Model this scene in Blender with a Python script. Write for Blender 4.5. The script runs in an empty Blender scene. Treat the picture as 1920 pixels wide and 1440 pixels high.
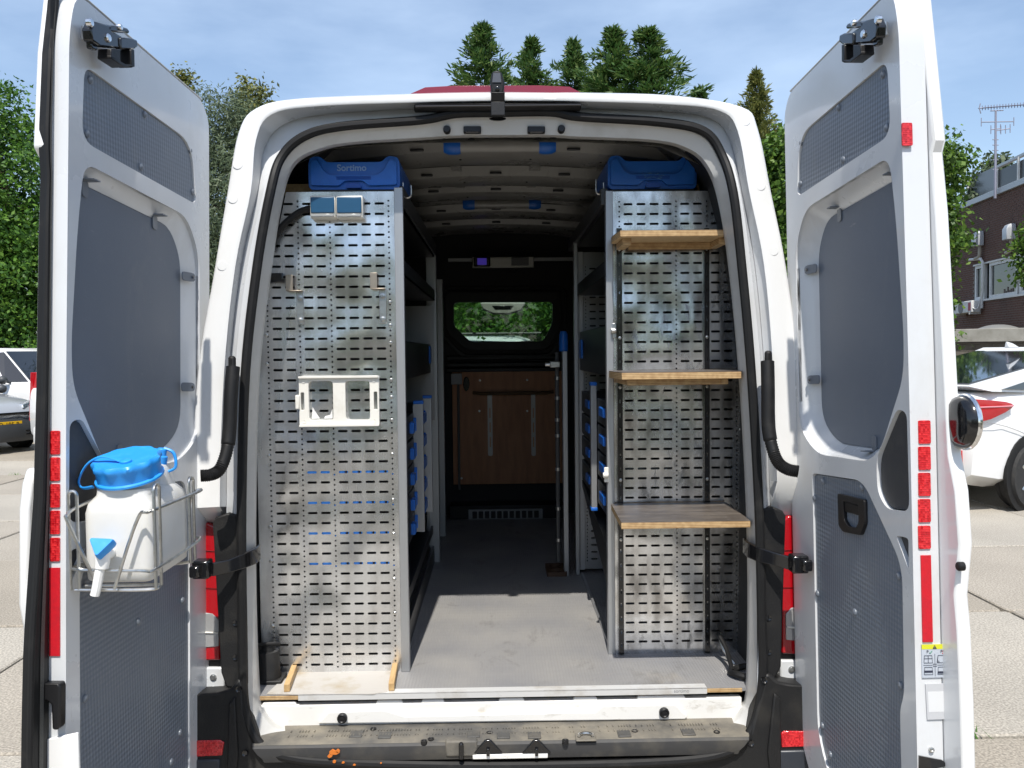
import bpy, bmesh, math, random
import numpy as np
from mathutils import Vector, Matrix
from mathutils.geometry import tessellate_polygon
R_ = math.radians
SC = bpy.context.scene
COL = SC.collection

# ------------------------------------------------------------------ camera
FPX = 1585.0
PIT, YAW, ROL = R_(2.11), R_(.95), R_(.6)
CAM = Vector((0, -2.65, 1.65))
_w = Vector((math.sin(YAW)*math.cos(PIT), math.cos(YAW)*math.cos(PIT), -math.sin(PIT)))
_r = Vector((math.cos(YAW), -math.sin(YAW), 0)); _u = _r.cross(_w)
CR = _r*math.cos(ROL) - _u*math.sin(ROL); CU = _r*math.sin(ROL) + _u*math.cos(ROL); CW = _w
cd = bpy.data.cameras.new('camera'); cam = bpy.data.objects.new('camera', cd); COL.objects.link(cam)
cd.sensor_width = 36; cd.lens = FPX/1920*36; cd.clip_start = .05; cd.clip_end = 3000
m = Matrix((CR, CU, -CW)).transposed().to_4x4(); m.translation = CAM; cam.matrix_world = m
SC.camera = cam

# ------------------------------------------------------------------ light
SUN = Vector((.045, 1.0, -1.72)).normalized()
EL = math.asin(-SUN.z)
w = bpy.data.worlds.new('World'); SC.world = w; w.use_nodes = True
nt = w.node_tree; nt.nodes.clear()
sky = nt.nodes.new('ShaderNodeTexSky'); sky.sky_type = 'NISHITA'; sky.sun_disc = False
sky.sun_elevation = EL; sky.sun_rotation = math.atan2(-SUN.x, -SUN.y)
sky.air_density = 1.0; sky.dust_density = 1.0; sky.ozone_density = 1.2
bg = nt.nodes.new('ShaderNodeBackground'); bg.inputs['Strength'].default_value = .15
wo = nt.nodes.new('ShaderNodeOutputWorld')
# thin high cirrus
tc = nt.nodes.new('ShaderNodeTexCoord'); mp = nt.nodes.new('ShaderNodeMapping'); mp.inputs['Scale'].default_value = (1, 1, 3.2)
nz = nt.nodes.new('ShaderNodeTexNoise'); nz.inputs['Scale'].default_value = 2.2; nz.inputs['Detail'].default_value = 6; nz.inputs['Roughness'].default_value = .55
cr = nt.nodes.new('ShaderNodeMapRange'); cr.inputs[1].default_value = .42; cr.inputs[2].default_value = .75; cr.inputs[3].default_value = .08; cr.inputs[4].default_value = .50
mx = nt.nodes.new('ShaderNodeMix'); mx.data_type = 'RGBA'; mx.inputs[7].default_value = (5.4, 6.6, 8.2, 1)
L = nt.links.new
L(tc.outputs['Generated'], mp.inputs[0]); L(mp.outputs[0], nz.inputs['Vector']); L(nz.outputs['Fac'], cr.inputs[0])
L(cr.outputs[0], mx.inputs[0]); L(sky.outputs[0], mx.inputs[6]); L(mx.outputs[2], bg.inputs[0]); L(bg.outputs[0], wo.inputs[0])
sl = bpy.data.lights.new('sun', 'SUN'); sl.energy = 4.4; sl.angle = R_(.53); sl.color = (1, .955, .88)
so = bpy.data.objects.new('sun', sl); COL.objects.link(so); so.rotation_euler = SUN.to_track_quat('-Z', 'Y').to_euler(); so.location = (0, -8, 12)
vs = SC.view_settings; vs.view_transform = 'Standard'; vs.look = 'None'; vs.exposure = 0.25; vs.gamma = 1; vs.use_curve_mapping = False
SC.render.engine = 'CYCLES'
SC.cycles.max_bounces = 8; SC.cycles.transparent_max_bounces = 24

# ------------------------------------------------------------------ measuring helpers (sight lines of the photograph met with real planes)
def ray(x, y): return CW + CR*((x-960)/FPX) - CU*((y-720)/FPX)
def hit(x, y, p0, n):
    d = ray(x, y); n = Vector(n); return CAM + d*(((Vector(p0)-CAM).dot(n))/d.dot(n))
def atY(x, y, v): return hit(x, y, (0, v, 0), (0, 1, 0))
def atX(x, y, v): return hit(x, y, (v, 0, 0), (1, 0, 0))
def atZ(x, y, v): return hit(x, y, (0, 0, v), (0, 0, 1))
PHI = R_(3.57)
RN = Vector((0, math.cos(PHI), -math.sin(PHI)))       # forward normal of the rear face
def rear(x, y, off=0.): return hit(x, y, Vector((0, 0, .56)) + RN*off, RN)
FZ, FY = .53, .11                                     # cargo floor height, rear edge of the floor

# ------------------------------------------------------------------ materials
MATS = {}
def mat(name, base=(.5, .5, .5), rough=.5, metal=0., noise=None, bump=None, coat=0., spec=.5, alpha=None, trans=0., emis=None):
    """noise=(scale, colour2, lo, hi[, stretch]) mixes a second colour; bump=(scale, strength[, stretch])"""
    if name in MATS: return MATS[name]
    M = bpy.data.materials.new(name); M.use_nodes = True; MATS[name] = M
    t = M.node_tree; p = t.nodes['Principled BSDF']
    p.inputs['Base Color'].default_value = (*base, 1); p.inputs['Roughness'].default_value = rough
    p.inputs['Metallic'].default_value = metal; p.inputs['Coat Weight'].default_value = coat; p.inputs['Coat Roughness'].default_value = .06
    p.inputs['Specular IOR Level'].default_value = spec; p.inputs['Transmission Weight'].default_value = trans
    if emis: p.inputs['Emission Color'].default_value = (*emis[0], 1); p.inputs['Emission Strength'].default_value = emis[1]
    co = t.nodes.new('ShaderNodeTexCoord')
    def tex(scale, stretch=None, detail=5, rgh=.6):
        n = t.nodes.new('ShaderNodeTexNoise'); n.inputs['Scale'].default_value = scale; n.inputs['Detail'].default_value = detail; n.inputs['Roughness'].default_value = rgh
        if stretch:
            q = t.nodes.new('ShaderNodeMapping'); q.inputs['Scale'].default_value = stretch
            t.links.new(co.outputs['Object'], q.inputs[0]); t.links.new(q.outputs[0], n.inputs['Vector'])
        else: t.links.new(co.outputs['Object'], n.inputs['Vector'])
        return n
    if noise:
        n = tex(noise[0], noise[4] if len(noise) > 4 else None)
        r = t.nodes.new('ShaderNodeMapRange'); r.inputs[1].default_value = noise[2]; r.inputs[2].default_value = noise[3]
        x = t.nodes.new('ShaderNodeMix'); x.data_type = 'RGBA'; x.inputs[6].default_value = (*base, 1); x.inputs[7].default_value = (*noise[1], 1)
        t.links.new(n.outputs['Fac'], r.inputs[0]); t.links.new(r.outputs[0], x.inputs[0]); t.links.new(x.outputs[2], p.inputs['Base Color'])
        q = t.nodes.new('ShaderNodeMapRange'); q.inputs[3].default_value = max(.02, rough-.1); q.inputs[4].default_value = min(1, rough+.12)
        t.links.new(n.outputs['Fac'], q.inputs[0]); t.links.new(q.outputs[0], p.inputs['Roughness'])
    if bump:
        n = tex(bump[0], bump[2] if len(bump) > 2 else None, 3)
        b = t.nodes.new('ShaderNodeBump'); b.inputs['Strength'].default_value = bump[1]; b.inputs['Distance'].default_value = .01
        t.links.new(n.outputs['Fac'], b.inputs['Height']); t.links.new(b.outputs[0], p.inputs['Normal'])
    return M
def nodes_of(M): return M.node_tree, M.node_tree.nodes['Principled BSDF']
def math_node(t, op, a, b=None):
    n = t.nodes.new('ShaderNodeMath'); n.operation = op
    for i, v in enumerate((a, b)):
        if v is None: continue
        if isinstance(v, (int, float)): n.inputs[i].default_value = v
        else: t.links.new(v, n.inputs[i])
    return n.outputs[0]

paint = mat('white_paint', (.80, .80, .79), .22, coat=.6, noise=(2.2, (.74, .735, .71), .45, .8))
paint_in = mat('white_paint_inner', (.64, .655, .67), .28, coat=.4, noise=(3, (.585, .585, .58), .5, .85))
paint_dirty = mat('white_paint_worn', (.80, .79, .76), .38, noise=(9, (.42, .36, .27), .60, .82))
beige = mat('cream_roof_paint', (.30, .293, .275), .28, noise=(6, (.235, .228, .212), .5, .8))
blackp = mat('black_plastic', (.011, .011, .012), .42, bump=(260, .08), spec=.35)
blackp_dusty = mat('black_plastic_dusty', (.013, .013, .0135), .5, noise=(7, (.040, .037, .032), .52, .88), bump=(200, .12), spec=.35)
gloss_black = mat('gloss_black', (.008, .008, .009), .14, coat=.4)
rubber = mat('black_rubber', (.010, .010, .0105), .55, noise=(14, (.026, .025, .023), .55, .85), spec=.3)
tyre_m = mat('tyre_rubber', (.02, .02, .02), .8, noise=(20, (.05, .047, .042), .5, .8))
steel = mat('zinc_steel', (.62, .62, .60), .32, 1., noise=(40, (.42, .41, .39), .45, .75))
chrome = mat('chrome', (.8, .8, .8), .08, 1.)
alu_rail = mat('aluminium_rail', (.44, .45, .46), .42, .75, noise=(18, (.42, .42, .42), .5, .8, (1, 1, .08)))
dark_in = mat('dark_lining', (.018, .018, .019), .7, noise=(4, (.028, .027, .026), .4, .8))
dark_steel = mat('charcoal_steel', (.020, .021, .023), .45)
rack_side = mat('rack_grey_steel', (.045, .047, .05), .42)
blue = mat('blue_plastic', (.010, .125, .52), .38, noise=(30, (.02, .16, .58), .5, .8), bump=(300, .05))
blue_sky = mat('light_blue_plastic', (.025, .30, .80), .36, noise=(40, (.05, .36, .85), .5, .8))
blue_dark = mat('petrol_blue_plastic', (.012, .075, .16), .4)
white_pl = mat('ivory_plastic', (.78, .76, .70), .4, noise=(20, (.66, .63, .55), .5, .8))
clear_pl = mat('clear_plastic', (.62, .63, .62), .15, trans=.5)
ply_edge = mat('plywood_edge', (.50, .33, .16), .6)
phenolic = mat('brown_phenolic_face', (.085, .070, .058), .4, noise=(7, (.17, .145, .12), .42, .72, (1, 5, 1)), bump=(180, .08))
pine = mat('pine_wood', (.52, .35, .16), .6, noise=(9, (.40, .24, .10), .4, .75, (12, 1.2, 12)), bump=(30, .1, (12, 1, 12)))
red_refl = mat('red_reflector', (.62, .006, .012), .2, coat=.5)
red_lens = mat('red_lens', (.42, .004, .010), .12, coat=.6); wine_lens = mat('wine_red_lens', (.20, .008, .022), .10, coat=.7)
red_tape = mat('red_tape', (.56, .010, .02), .4, noise=(60, (.46, .01, .02), .4, .7), bump=(300, .2))
clear_lens = mat('clear_lens', (.5, .5, .5), .12, .5)
brick_wood = mat('red_brown_plywood', (.50, .225, .105), .5, noise=(5, (.38, .165, .075), .4, .75, (6, 6, 1)))
jerry = mat('translucent_polythene', (.68, .675, .65), .42, noise=(6, (.62, .60, .55), .45, .8))
nt2, p2 = nodes_of(jerry); p2.inputs['Subsurface Weight'].default_value = .2; p2.inputs['Subsurface Radius'].default_value = (.03, .028, .02); p2.inputs['Subsurface Scale'].default_value = 1

# plywood edge stripes across the thickness
t, p = nodes_of(ply_edge)
co = t.nodes.new('ShaderNodeTexCoord'); sp = t.nodes.new('ShaderNodeSeparateXYZ'); t.links.new(co.outputs['Object'], sp.inputs[0])
s1 = math_node(t, 'SINE', math_node(t, 'MULTIPLY', sp.outputs[2], 2*math.pi/.0052))
nn = t.nodes.new('ShaderNodeTexNoise'); nn.inputs['Scale'].default_value = 60; t.links.new(co.outputs['Object'], nn.inputs[0])
f1 = math_node(t, 'ADD', math_node(t, 'MULTIPLY', s1, .35), nn.outputs['Fac'])
rp = t.nodes.new('ShaderNodeValToRGB'); rp.color_ramp.elements[0].position = .2; rp.color_ramp.elements[1].position = .85
rp.color_ramp.elements[0].color = (.30, .17, .07, 1); rp.color_ramp.elements[1].color = (.62, .44, .23, 1)
t.links.new(f1, rp.inputs[0]); t.links.new(rp.outputs[0], p.inputs['Base Color'])

# sheet aluminium of the racks: mill finish, faint vertical streaks, scuffs
def sheet_alu(name, scuff):
    M = mat(name, (.66, .67, .68), .3, .93)
    t, p = nodes_of(M); co = t.nodes.new('ShaderNodeTexCoord')
    def nz(scale, st, det=4):
        q = t.nodes.new('ShaderNodeMapping'); q.inputs['Scale'].default_value = st; t.links.new(co.outputs['Object'], q.inputs[0])
        n = t.nodes.new('ShaderNodeTexNoise'); n.inputs['Scale'].default_value = scale; n.inputs['Detail'].default_value = det; t.links.new(q.outputs[0], n.inputs['Vector']); return n.outputs['Fac']
    big = nz(3.2, (1, 1, .8)); fine = nz(60, (1, 1, .04)); mid = nz(14, (1.4, 1, .5), 6)
    r1 = t.nodes.new('ShaderNodeMapRange'); r1.inputs[3].default_value = .15; r1.inputs[4].default_value = .33
    r1.inputs[1].default_value = .3; r1.inputs[2].default_value = .7; t.links.new(big, r1.inputs[0])
    rr = math_node(t, 'ADD', r1.outputs[0], math_node(t, 'MULTIPLY', math_node(t, 'SUBTRACT', fine, .5), .08)); t.links.new(rr, p.inputs['Roughness'])
    c = t.nodes.new('ShaderNodeValToRGB'); e = c.color_ramp.elements
    e[0].position = .30; e[0].color = (.36, .355, .35, 1) if scuff else (.58, .58, .58, 1); e[1].position = .56; e[1].color = (.76, .77, .78, 1)
    t.links.new(mid, c.inputs[0]); t.links.new(c.outputs[0], p.inputs['Base Color'])
    b = t.nodes.new('ShaderNodeBump'); b.inputs['Strength'].default_value = .55; b.inputs['Distance'].default_value = .04
    wv = nz(5.0, (1, 1, .9), 1); t.links.new(wv, b.inputs['Height']); t.links.new(b.outputs[0], p.inputs['Normal'])
    return M
alu_sheet = sheet_alu('sheet_aluminium', False); alu_sheet2 = sheet_alu('scuffed_sheet_aluminium', True)

# grey embossed door lining board (pattern of small bosses in the board plane)
def embossed(name, base, pitch, strength):
    M = mat(name, base, .42, noise=(3.5, (base[0]*1.38, base[1]*1.30, base[2]*1.2), .47, .82))
    t, p = nodes_of(M); co = t.nodes.new('ShaderNodeTexCoord'); sp = t.nodes.new('ShaderNodeSeparateXYZ'); t.links.new(co.outputs['Object'], sp.inputs[0])
    k = 2*math.pi/pitch
    a = math_node(t, 'MULTIPLY', math_node(t, 'ADD', sp.outputs[1], sp.outputs[2]), k*.5); b_ = math_node(t, 'MULTIPLY', math_node(t, 'SUBTRACT', sp.outputs[1], sp.outputs[2]), k*.5)
    h = math_node(t, 'MULTIPLY', math_node(t, 'SINE', a), math_node(t, 'SINE', b_))
    b = t.nodes.new('ShaderNodeBump'); b.inputs['Strength'].default_value = strength; b.inputs['Distance'].default_value = .0022
    t.links.new(h, b.inputs['Height']); t.links.new(b.outputs[0], p.inputs['Normal'])
    return M
board = embossed('grey_embossed_board', (.150, .178, .220), .0135, .34)
board_fine = mat('grey_fine_board', (.125, .150, .192), .46, noise=(2.5, (.155, .178, .215), .45, .8), bump=(380, .12))

# hexagon cells on the reflectors, highlights painted in as lighter cells
for M in (red_refl,):
    t, p = nodes_of(M); co = t.nodes.new('ShaderNodeTexCoord'); v = t.nodes.new('ShaderNodeTexVoronoi'); v.inputs['Scale'].default_value = 190; v.inputs['Randomness'].default_value = .25
    t.links.new(co.outputs['Object'], v.inputs['Vector']); b = t.nodes.new('ShaderNodeBump'); b.inputs['Strength'].default_value = .5; b.inputs['Distance'].default_value = .003
    r = t.nodes.new('ShaderNodeValToRGB'); r.color_ramp.elements[0].color = (.40, .004, .009, 1); r.color_ramp.elements[1].color = (.72, .03, .035, 1); s2 = t.nodes.new('ShaderNodeSeparateColor'); t.links.new(v.outputs['Color'], s2.inputs[0]); t.links.new(s2.outputs[0], r.inputs[0]); t.links.new(r.outputs[0], p.inputs['Base Color'])
    t.links.new(v.outputs['Distance'], b.inputs['Height']); t.links.new(b.outputs[0], p.inputs['Normal'])

# cargo floor: grey ply coating with fine ribs along the van, sandy dust near the sill
floor_m = mat('grey_floor_coating', (.225, .222, .228), .5)
t, p = nodes_of(floor_m); co = t.nodes.new('ShaderNodeTexCoord'); sp = t.nodes.new('ShaderNodeSeparateXYZ'); t.links.new(co.outputs['Object'], sp.inputs[0])
n1 = t.nodes.new('ShaderNodeTexNoise'); n1.inputs['Scale'].default_value = 3.5; n1.inputs['Detail'].default_value = 7; t.links.new(co.outputs['Object'], n1.inputs[0])
rp = t.nodes.new('ShaderNodeValToRGB'); e = rp.color_ramp.elements; e[0].position = .35; e[0].color = (.235, .234, .24, 1); e[1].position = .72; e[1].color = (.31, .30, .285, 1)
t.links.new(n1.outputs['Fac'], rp.inputs[0]); t.links.new(rp.outputs[0], p.inputs['Base Color'])
hx = math_node(t, 'SINE', math_node(t, 'MULTIPLY', sp.outputs[0], 2*math.pi/.011)); hy = math_node(t, 'SINE', math_node(t, 'MULTIPLY', sp.outputs[1], 2*math.pi/.04))
b = t.nodes.new('ShaderNodeBump'); b.inputs['Strength'].default_value = .35; b.inputs['Distance'].default_value = .0015
t.links.new(math_node(t, 'ADD', hx, math_node(t, 'MULTIPLY', hy, .3)), b.inputs['Height']); t.links.new(b.outputs[0], p.inputs['Normal'])

def glass_mat(name, tint, fac_scale=1.):
    M = bpy.data.materials.new(name); M.use_nodes = True; t = M.node_tree; t.nodes.clear()
    o = t.nodes.new('ShaderNodeOutputMaterial'); a = t.nodes.new('ShaderNodeBsdfTransparent'); a.inputs[0].default_value = (*tint, 1)
    g = t.nodes.new('ShaderNodeBsdfGlossy'); g.inputs['Roughness'].default_value = .02
    f = t.nodes.new('ShaderNodeFresnel'); f.inputs[0].default_value = 1.45; x = t.nodes.new('ShaderNodeMixShader')
    t.links.new(f.outputs[0], x.inputs[0]); t.links.new(a.outputs[0], x.inputs[1]); t.links.new(g.outputs[0], x.inputs[2]); t.links.new(x.outputs[0], o.inputs[0])
    MATS[name] = M; return M
pane_m = glass_mat('window_glass', (.62, .70, .66)); screen_m = glass_mat('windscreen_glass', (.80, .86, .82))
car_glass = mat('dark_car_glass', (.012, .016, .022), .03, coat=.5, spec=.8)

def leaf_mat(name, c1, c2, c3):
    M = bpy.data.materials.new(name); M.use_nodes = True; t = M.node_tree; p = t.nodes['Principled BSDF']; o = t.nodes['Material Output']
    g = t.nodes.new('ShaderNodeNewGeometry'); r = t.nodes.new('ShaderNodeValToRGB'); e = r.color_ramp.elements
    e[0].color = (*c1, 1); e[1].color = (*c3, 1); q = e.new(.55); q.color = (*c2, 1)
    t.links.new(g.outputs['Random Per Island'], r.inputs[0]); t.links.new(r.outputs[0], p.inputs['Base Color'])
    p.inputs['Roughness'].default_value = .5; p.inputs['Specular IOR Level'].default_value = .35
    tr = t.nodes.new('ShaderNodeBsdfTranslucent'); t.links.new(r.outputs[0], tr.inputs[0]); x = t.nodes.new('ShaderNodeMixShader'); x.inputs[0].default_value = .3
    t.links.new(p.outputs[0], x.inputs[1]); t.links.new(tr.outputs[0], x.inputs[2]); t.links.new(x.outputs[0], o.inputs[0])
    MATS[name] = M; return M
leaf_green = leaf_mat('leaf_green', (.03, .085, .014), (.07, .17, .022), (.15, .28, .035))
leaf_willow = leaf_mat('leaf_willow', (.07, .10, .055), (.11, .15, .08), (.17, .21, .12))
leaf_olive = leaf_mat('leaf_olive', (.10, .12, .028), (.17, .19, .05), (.26, .25, .08))
leaf_conifer = leaf_mat('leaf_conifer', (.035, .085, .022), (.075, .155, .035), (.17, .23, .065))
leaf_maple = leaf_mat('leaf_maple', (.04, .09, .015), (.085, .17, .022), (.17, .27, .045))
bark = mat('bark', (.075, .055, .038), .9, noise=(8, (.035, .026, .02), .4, .7, (4, 4, 1)), bump=(20, .6, (4, 4, 1)))

# wear laid over a finished material: patchy smudges and thin scratches in a second colour
def wear(M, col, scale, lo, hi, amount, stretch=(1, 1, 1), rough=None, detail=8):
    t, p = nodes_of(M); co = t.nodes.new('ShaderNodeTexCoord'); q = t.nodes.new('ShaderNodeMapping'); q.inputs['Scale'].default_value = stretch; q.inputs['Location'].default_value = (scale*.37, 1.7, .3)
    t.links.new(co.outputs['Object'], q.inputs[0]); n = t.nodes.new('ShaderNodeTexNoise'); n.inputs['Scale'].default_value = scale; n.inputs['Detail'].default_value = detail; n.inputs['Roughness'].default_value = .68; n.inputs['Distortion'].default_value = .4
    t.links.new(q.outputs[0], n.inputs['Vector']); r = t.nodes.new('ShaderNodeMapRange'); r.inputs[1].default_value = lo; r.inputs[2].default_value = hi; r.inputs[4].default_value = amount; t.links.new(n.outputs['Fac'], r.inputs[0])
    x = t.nodes.new('ShaderNodeMix'); x.data_type = 'RGBA'; b = p.inputs['Base Color']
    if b.links: t.links.new(b.links[0].from_socket, x.inputs[6])
    else: x.inputs[6].default_value = b.default_value
    x.inputs[7].default_value = (*col, 1); t.links.new(r.outputs[0], x.inputs[0]); t.links.new(x.outputs[2], b)
    if rough is not None:
        m_ = t.nodes.new('ShaderNodeMix'); i = p.inputs['Roughness']
        if i.links: t.links.new(i.links[0].from_socket, m_.inputs[2])
        else: m_.inputs[2].default_value = i.default_value
        m_.inputs[3].default_value = rough; t.links.new(r.outputs[0], m_.inputs[0]); t.links.new(m_.outputs[0], i)
wear(paint_in, (.42, .39, .34), 2.6, .56, .80, .45, (1, 1, .6), .5); wear(paint_in, (.30, .27, .23), 26, .66, .74, .5, (1, 1, .5))
wear(paint, (.50, .48, .44), 3.0, .60, .85, .35, (1, 1, .5), .4)
wear(paint_dirty, (.30, .26, .20), 14, .60, .72, .6, (.6, 1, 1.6), .6)
for M_ in (board, board_fine): wear(M_, (.27, .275, .27), 4.5, .56, .80, .45, (1, 1, .45), .6); wear(M_, (.30, .31, .32), 40, .66, .72, .5, (1, .25, 1.4), .6)
wear(floor_m, (.13, .125, .12), 7, .57, .70, .6, (1, .6, 1), .6); wear(floor_m, (.46, .44, .40), 55, .68, .74, .6, (1, .35, 1)); wear(floor_m, (.40, .34, .25), 4, .60, .80, .35)
wear(blue, (.16, .30, .55), 34, .64, .72, .6, (.5, 1, 1.3)); wear(blue, (.02, .10, .30), 5, .5, .75, .5)
wear(alu_sheet, (.33, .31, .28), 9, .60, .72, .5, (1, 1, .7), .5); wear(alu_sheet2, (.13, .125, .12), 11, .58, .68, .65, (1.3, 1, .6), .5); wear(alu_sheet, (.92, .92, .92), 38, .68, .73, .5, (.4, 1, 1), .4); wear(alu_sheet2, (.92, .92, .92), 38, .67, .73, .5, (.4, 1, 1), .4)
wear(phenolic, (.36, .33, .29), 18, .60, .70, .6, (1, 3, 1), .6)
wear(jerry, (.46, .42, .33), 5, .58, .8, .35)

# ------------------------------------------------------------------ object helpers
WL = {}
def tag(o, label=None, cat=None, group=None, kind=None):
    if label: o['label'] = label
    if cat: o['category'] = cat
    if group: o['group'] = group
    if kind: o['kind'] = kind
    return o
def thing(name, loc, label, cat, group=None):
    o = bpy.data.objects.new(name, None); o.empty_display_size = .2; COL.objects.link(o); o.location = loc; WL[o.name] = Vector(loc); return tag(o, label, cat, group)
def link(name, me, parent=None):
    o = bpy.data.objects.new(name, me); COL.objects.link(o)
    if parent is not None: o.parent = parent; o.location = -WL[parent.name]
    WL[o.name] = Vector((0, 0, 0)); return o
def resample(pts, n, closed=False):
    P = [Vector(p) for p in pts]
    if closed: P = P + [P[0]]
    d = [0]
    for a, b in zip(P, P[1:]): d.append(d[-1] + (b-a).length)
    out = []
    m = n if closed else n-1
    j = 0
    for i in range(n):
        s = d[-1]*i/m
        while j < len(d)-2 and d[j+1] < s: j += 1
        k = (s-d[j])/max(1e-9, d[j+1]-d[j]); out.append(P[j].lerp(P[j+1], k))
    return out
def smooth(pts, per=6, closed=False):
    """Catmull-Rom through the points"""
    P = [Vector(p) for p in pts]; n = len(P); out = []
    rng = range(n) if closed else range(n-1)
    for i in rng:
        if closed: a, b, c, d = P[i-1], P[i], P[(i+1) % n], P[(i+2) % n]
        else: a, b, c, d = P[max(0, i-1)], P[i], P[i+1], P[min(n-1, i+2)]
        for k in range(per):
            t = k/per; t2 = t*t; t3 = t2*t
            out.append(.5*((2*b) + (c-a)*t + (2*a-5*b+4*c-d)*t2 + (3*b-a-3*c+d)*t3))
    if not closed: out.append(P[-1])
    return out
def rpoly(pts, r, seg=4):
    """2D polygon with rounded corners; r a number or one per corner"""
    n = len(pts); out = []
    for i in range(n):
        p = Vector(pts[i][:2]); a = Vector(pts[i-1][:2]); b = Vector(pts[(i+1) % n][:2])
        rr = r[i] if isinstance(r, (list, tuple)) else r
        da, db = a-p, b-p
        q = min(rr, da.length*.45, db.length*.45)
        if q < 1e-5: out.append(p); continue
        A, B = p+da.normalized()*q, p+db.normalized()*q
        for k in range(seg+1):
            t = k/seg; out.append((1-t)**2*A + 2*t*(1-t)*p + t*t*B)
    return out
def rect(x0, x1, y0, y1): return [(x0, y0), (x1, y0), (x1, y1), (x0, y1)]
def circle(x, y, r, n=12): return [Vector((x+r*math.cos(2*math.pi*i/n), y+r*math.sin(2*math.pi*i/n))) for i in range(n)]

class MB:
    def __init__(s): s.v = []; s.f = []; s.mi = []; s.cur = 0
    def add(s, vs, fs):
        b = len(s.v); s.v.extend([tuple(x) for x in vs]); s.f.extend([tuple(b+i for i in f) for f in fs]); s.mi.extend([s.cur]*len(fs)); return s
    def obox(s, o, a, b, c):
        o, a, b, c = Vector(o), Vector(a), Vector(b), Vector(c)
        return s.add([o, o+a, o+a+b, o+b, o+c, o+a+c, o+a+b+c, o+b+c], [(0, 3, 2, 1), (4, 5, 6, 7), (0, 1, 5, 4), (1, 2, 6, 5), (2, 3, 7, 6), (3, 0, 4, 7)])
    def box(s, x0, x1, y0, y1, z0, z1): return s.obox((x0, y0, z0), (x1-x0, 0, 0), (0, y1-y0, 0), (0, 0, z1-z0))
    def cbox(s, c, sx, sy, sz, rz=0.):
        ca, sa = math.cos(rz), math.sin(rz); a = Vector((ca, sa, 0))*sx; b = Vector((-sa, ca, 0))*sy; cc = Vector((0, 0, sz))
        return s.obox(Vector(c)-a/2-b/2-cc/2, a, b, cc)
    def prism(s, pts, ext):
        n = len(pts); P = [Vector(p) for p in pts]; e = Vector(ext)
        return s.add(P+[p+e for p in P], [tuple(range(n))[::-1], tuple(range(n, 2*n))] + [(i, (i+1) % n, n+(i+1) % n, n+i) for i in range(n)])
    def loft(s, loops, closed=True, cap=False):
        n = len(loops[0]); vs = [p for l in loops for p in l]; fs = []
        for k in range(len(loops)-1):
            for i in range(n if closed else n-1):
                j = (i+1) % n; fs.append((k*n+i, k*n+j, (k+1)*n+j, (k+1)*n+i))
        if cap: fs.append(tuple(range(n))[::-1]); fs.append(tuple(range((len(loops)-1)*n, len(loops)*n)))
        return s.add(vs, fs)
    def tube(s, path, r, n=8, closed=False, cap=True, flat=None):
        P = [Vector(p) for p in path]; m = len(P); loops = []; up = None
        for i in range(m):
            t = (P[(i+1) % m]-P[i-1]) if closed else (P[min(m-1, i+1)]-P[max(0, i-1)])
            t.normalize()
            if up is None:
                up = Vector((0, 0, 1)) if abs(t.z) < .9 else Vector((1, 0, 0))
            a = up-t*up.dot(t); a.normalize(); up = a; b = t.cross(a)
            rr = r[i] if isinstance(r, (list, tuple)) else r
            loops.append([P[i]+a*(rr*math.sin(2*math.pi*k/n))*(flat or 1)+b*(rr*math.cos(2*math.pi*k/n)) for k in range(n)])
        if closed: loops.append(loops[0])
        return s.loft(loops, True, cap and not closed)
    def lathe(s, prof, o, axis, n=16, cap=True):
        z = Vector(axis).normalized(); x = Vector((1, 0, 0)) if abs(z.x) < .8 else Vector((0, 1, 0)); x = (x-z*x.dot(z)).normalized(); y = z.cross(x); o = Vector(o)
        return s.loft([[o+z*h+(x*math.cos(2*math.pi*k/n)+y*math.sin(2*math.pi*k/n))*r for k in range(n)] for r, h in prof], True, cap)
    def plate(s, outer, holes, fr, n0, n1):
        """flat plate with holes in frame fr=(o,ex,ey,ez): faces at n0 and n1 along ez"""
        o, ex, ey, ez = fr
        loops = [[Vector((p[0], p[1], 0)) for p in l] for l in [outer]+list(holes)]
        tris = tessellate_polygon(loops); flat = [p for l in loops for p in l]; n = len(flat)
        W = [o+ex*p.x+ey*p.y for p in flat]
        vs = [q+ez*n0 for q in W]+[q+ez*n1 for q in W]; fs = []
        for a in tris: fs.append(tuple(a)); fs.append(tuple(n+i for i in a[::-1]))
        b = 0
        for l in loops:
            k = len(l)
            for i in range(k): fs.append((b+i, b+(i+1) % k, n+b+(i+1) % k, n+b+i))
            b += k
        return s.add(vs, fs)
    def ball(s, c, r, n=10, m=6, sc=(1, 1, 1)):
        c = Vector(c); loops = []
        for j in range(m+1):
            a = math.pi*j/m; rr = max(1e-4, math.sin(a)); loops.append([c+Vector((r*sc[0]*rr*math.cos(2*math.pi*k/n), r*sc[1]*rr*math.sin(2*math.pi*k/n), -r*sc[2]*math.cos(a))) for k in range(n)])
        return s.loft(loops, True, True)
    def mesh(s, name, mats, ang=35, recalc=True):
        me = bpy.data.meshes.new(name); me.from_pydata(s.v, [], s.f)
        for mm in (mats if isinstance(mats, (list, tuple)) else [mats]): me.materials.append(mm)
        if isinstance(mats, (list, tuple)): me.polygons.foreach_set('material_index', s.mi)
        if recalc:
            bm = bmesh.new(); bm.from_mesh(me); bmesh.ops.recalc_face_normals(bm, faces=bm.faces); bm.to_mesh(me); bm.free()
        me.polygons.foreach_set('use_smooth', [True]*len(me.polygons)); me.set_sharp_from_angle(angle=R_(ang)); me.update(); return me
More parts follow.
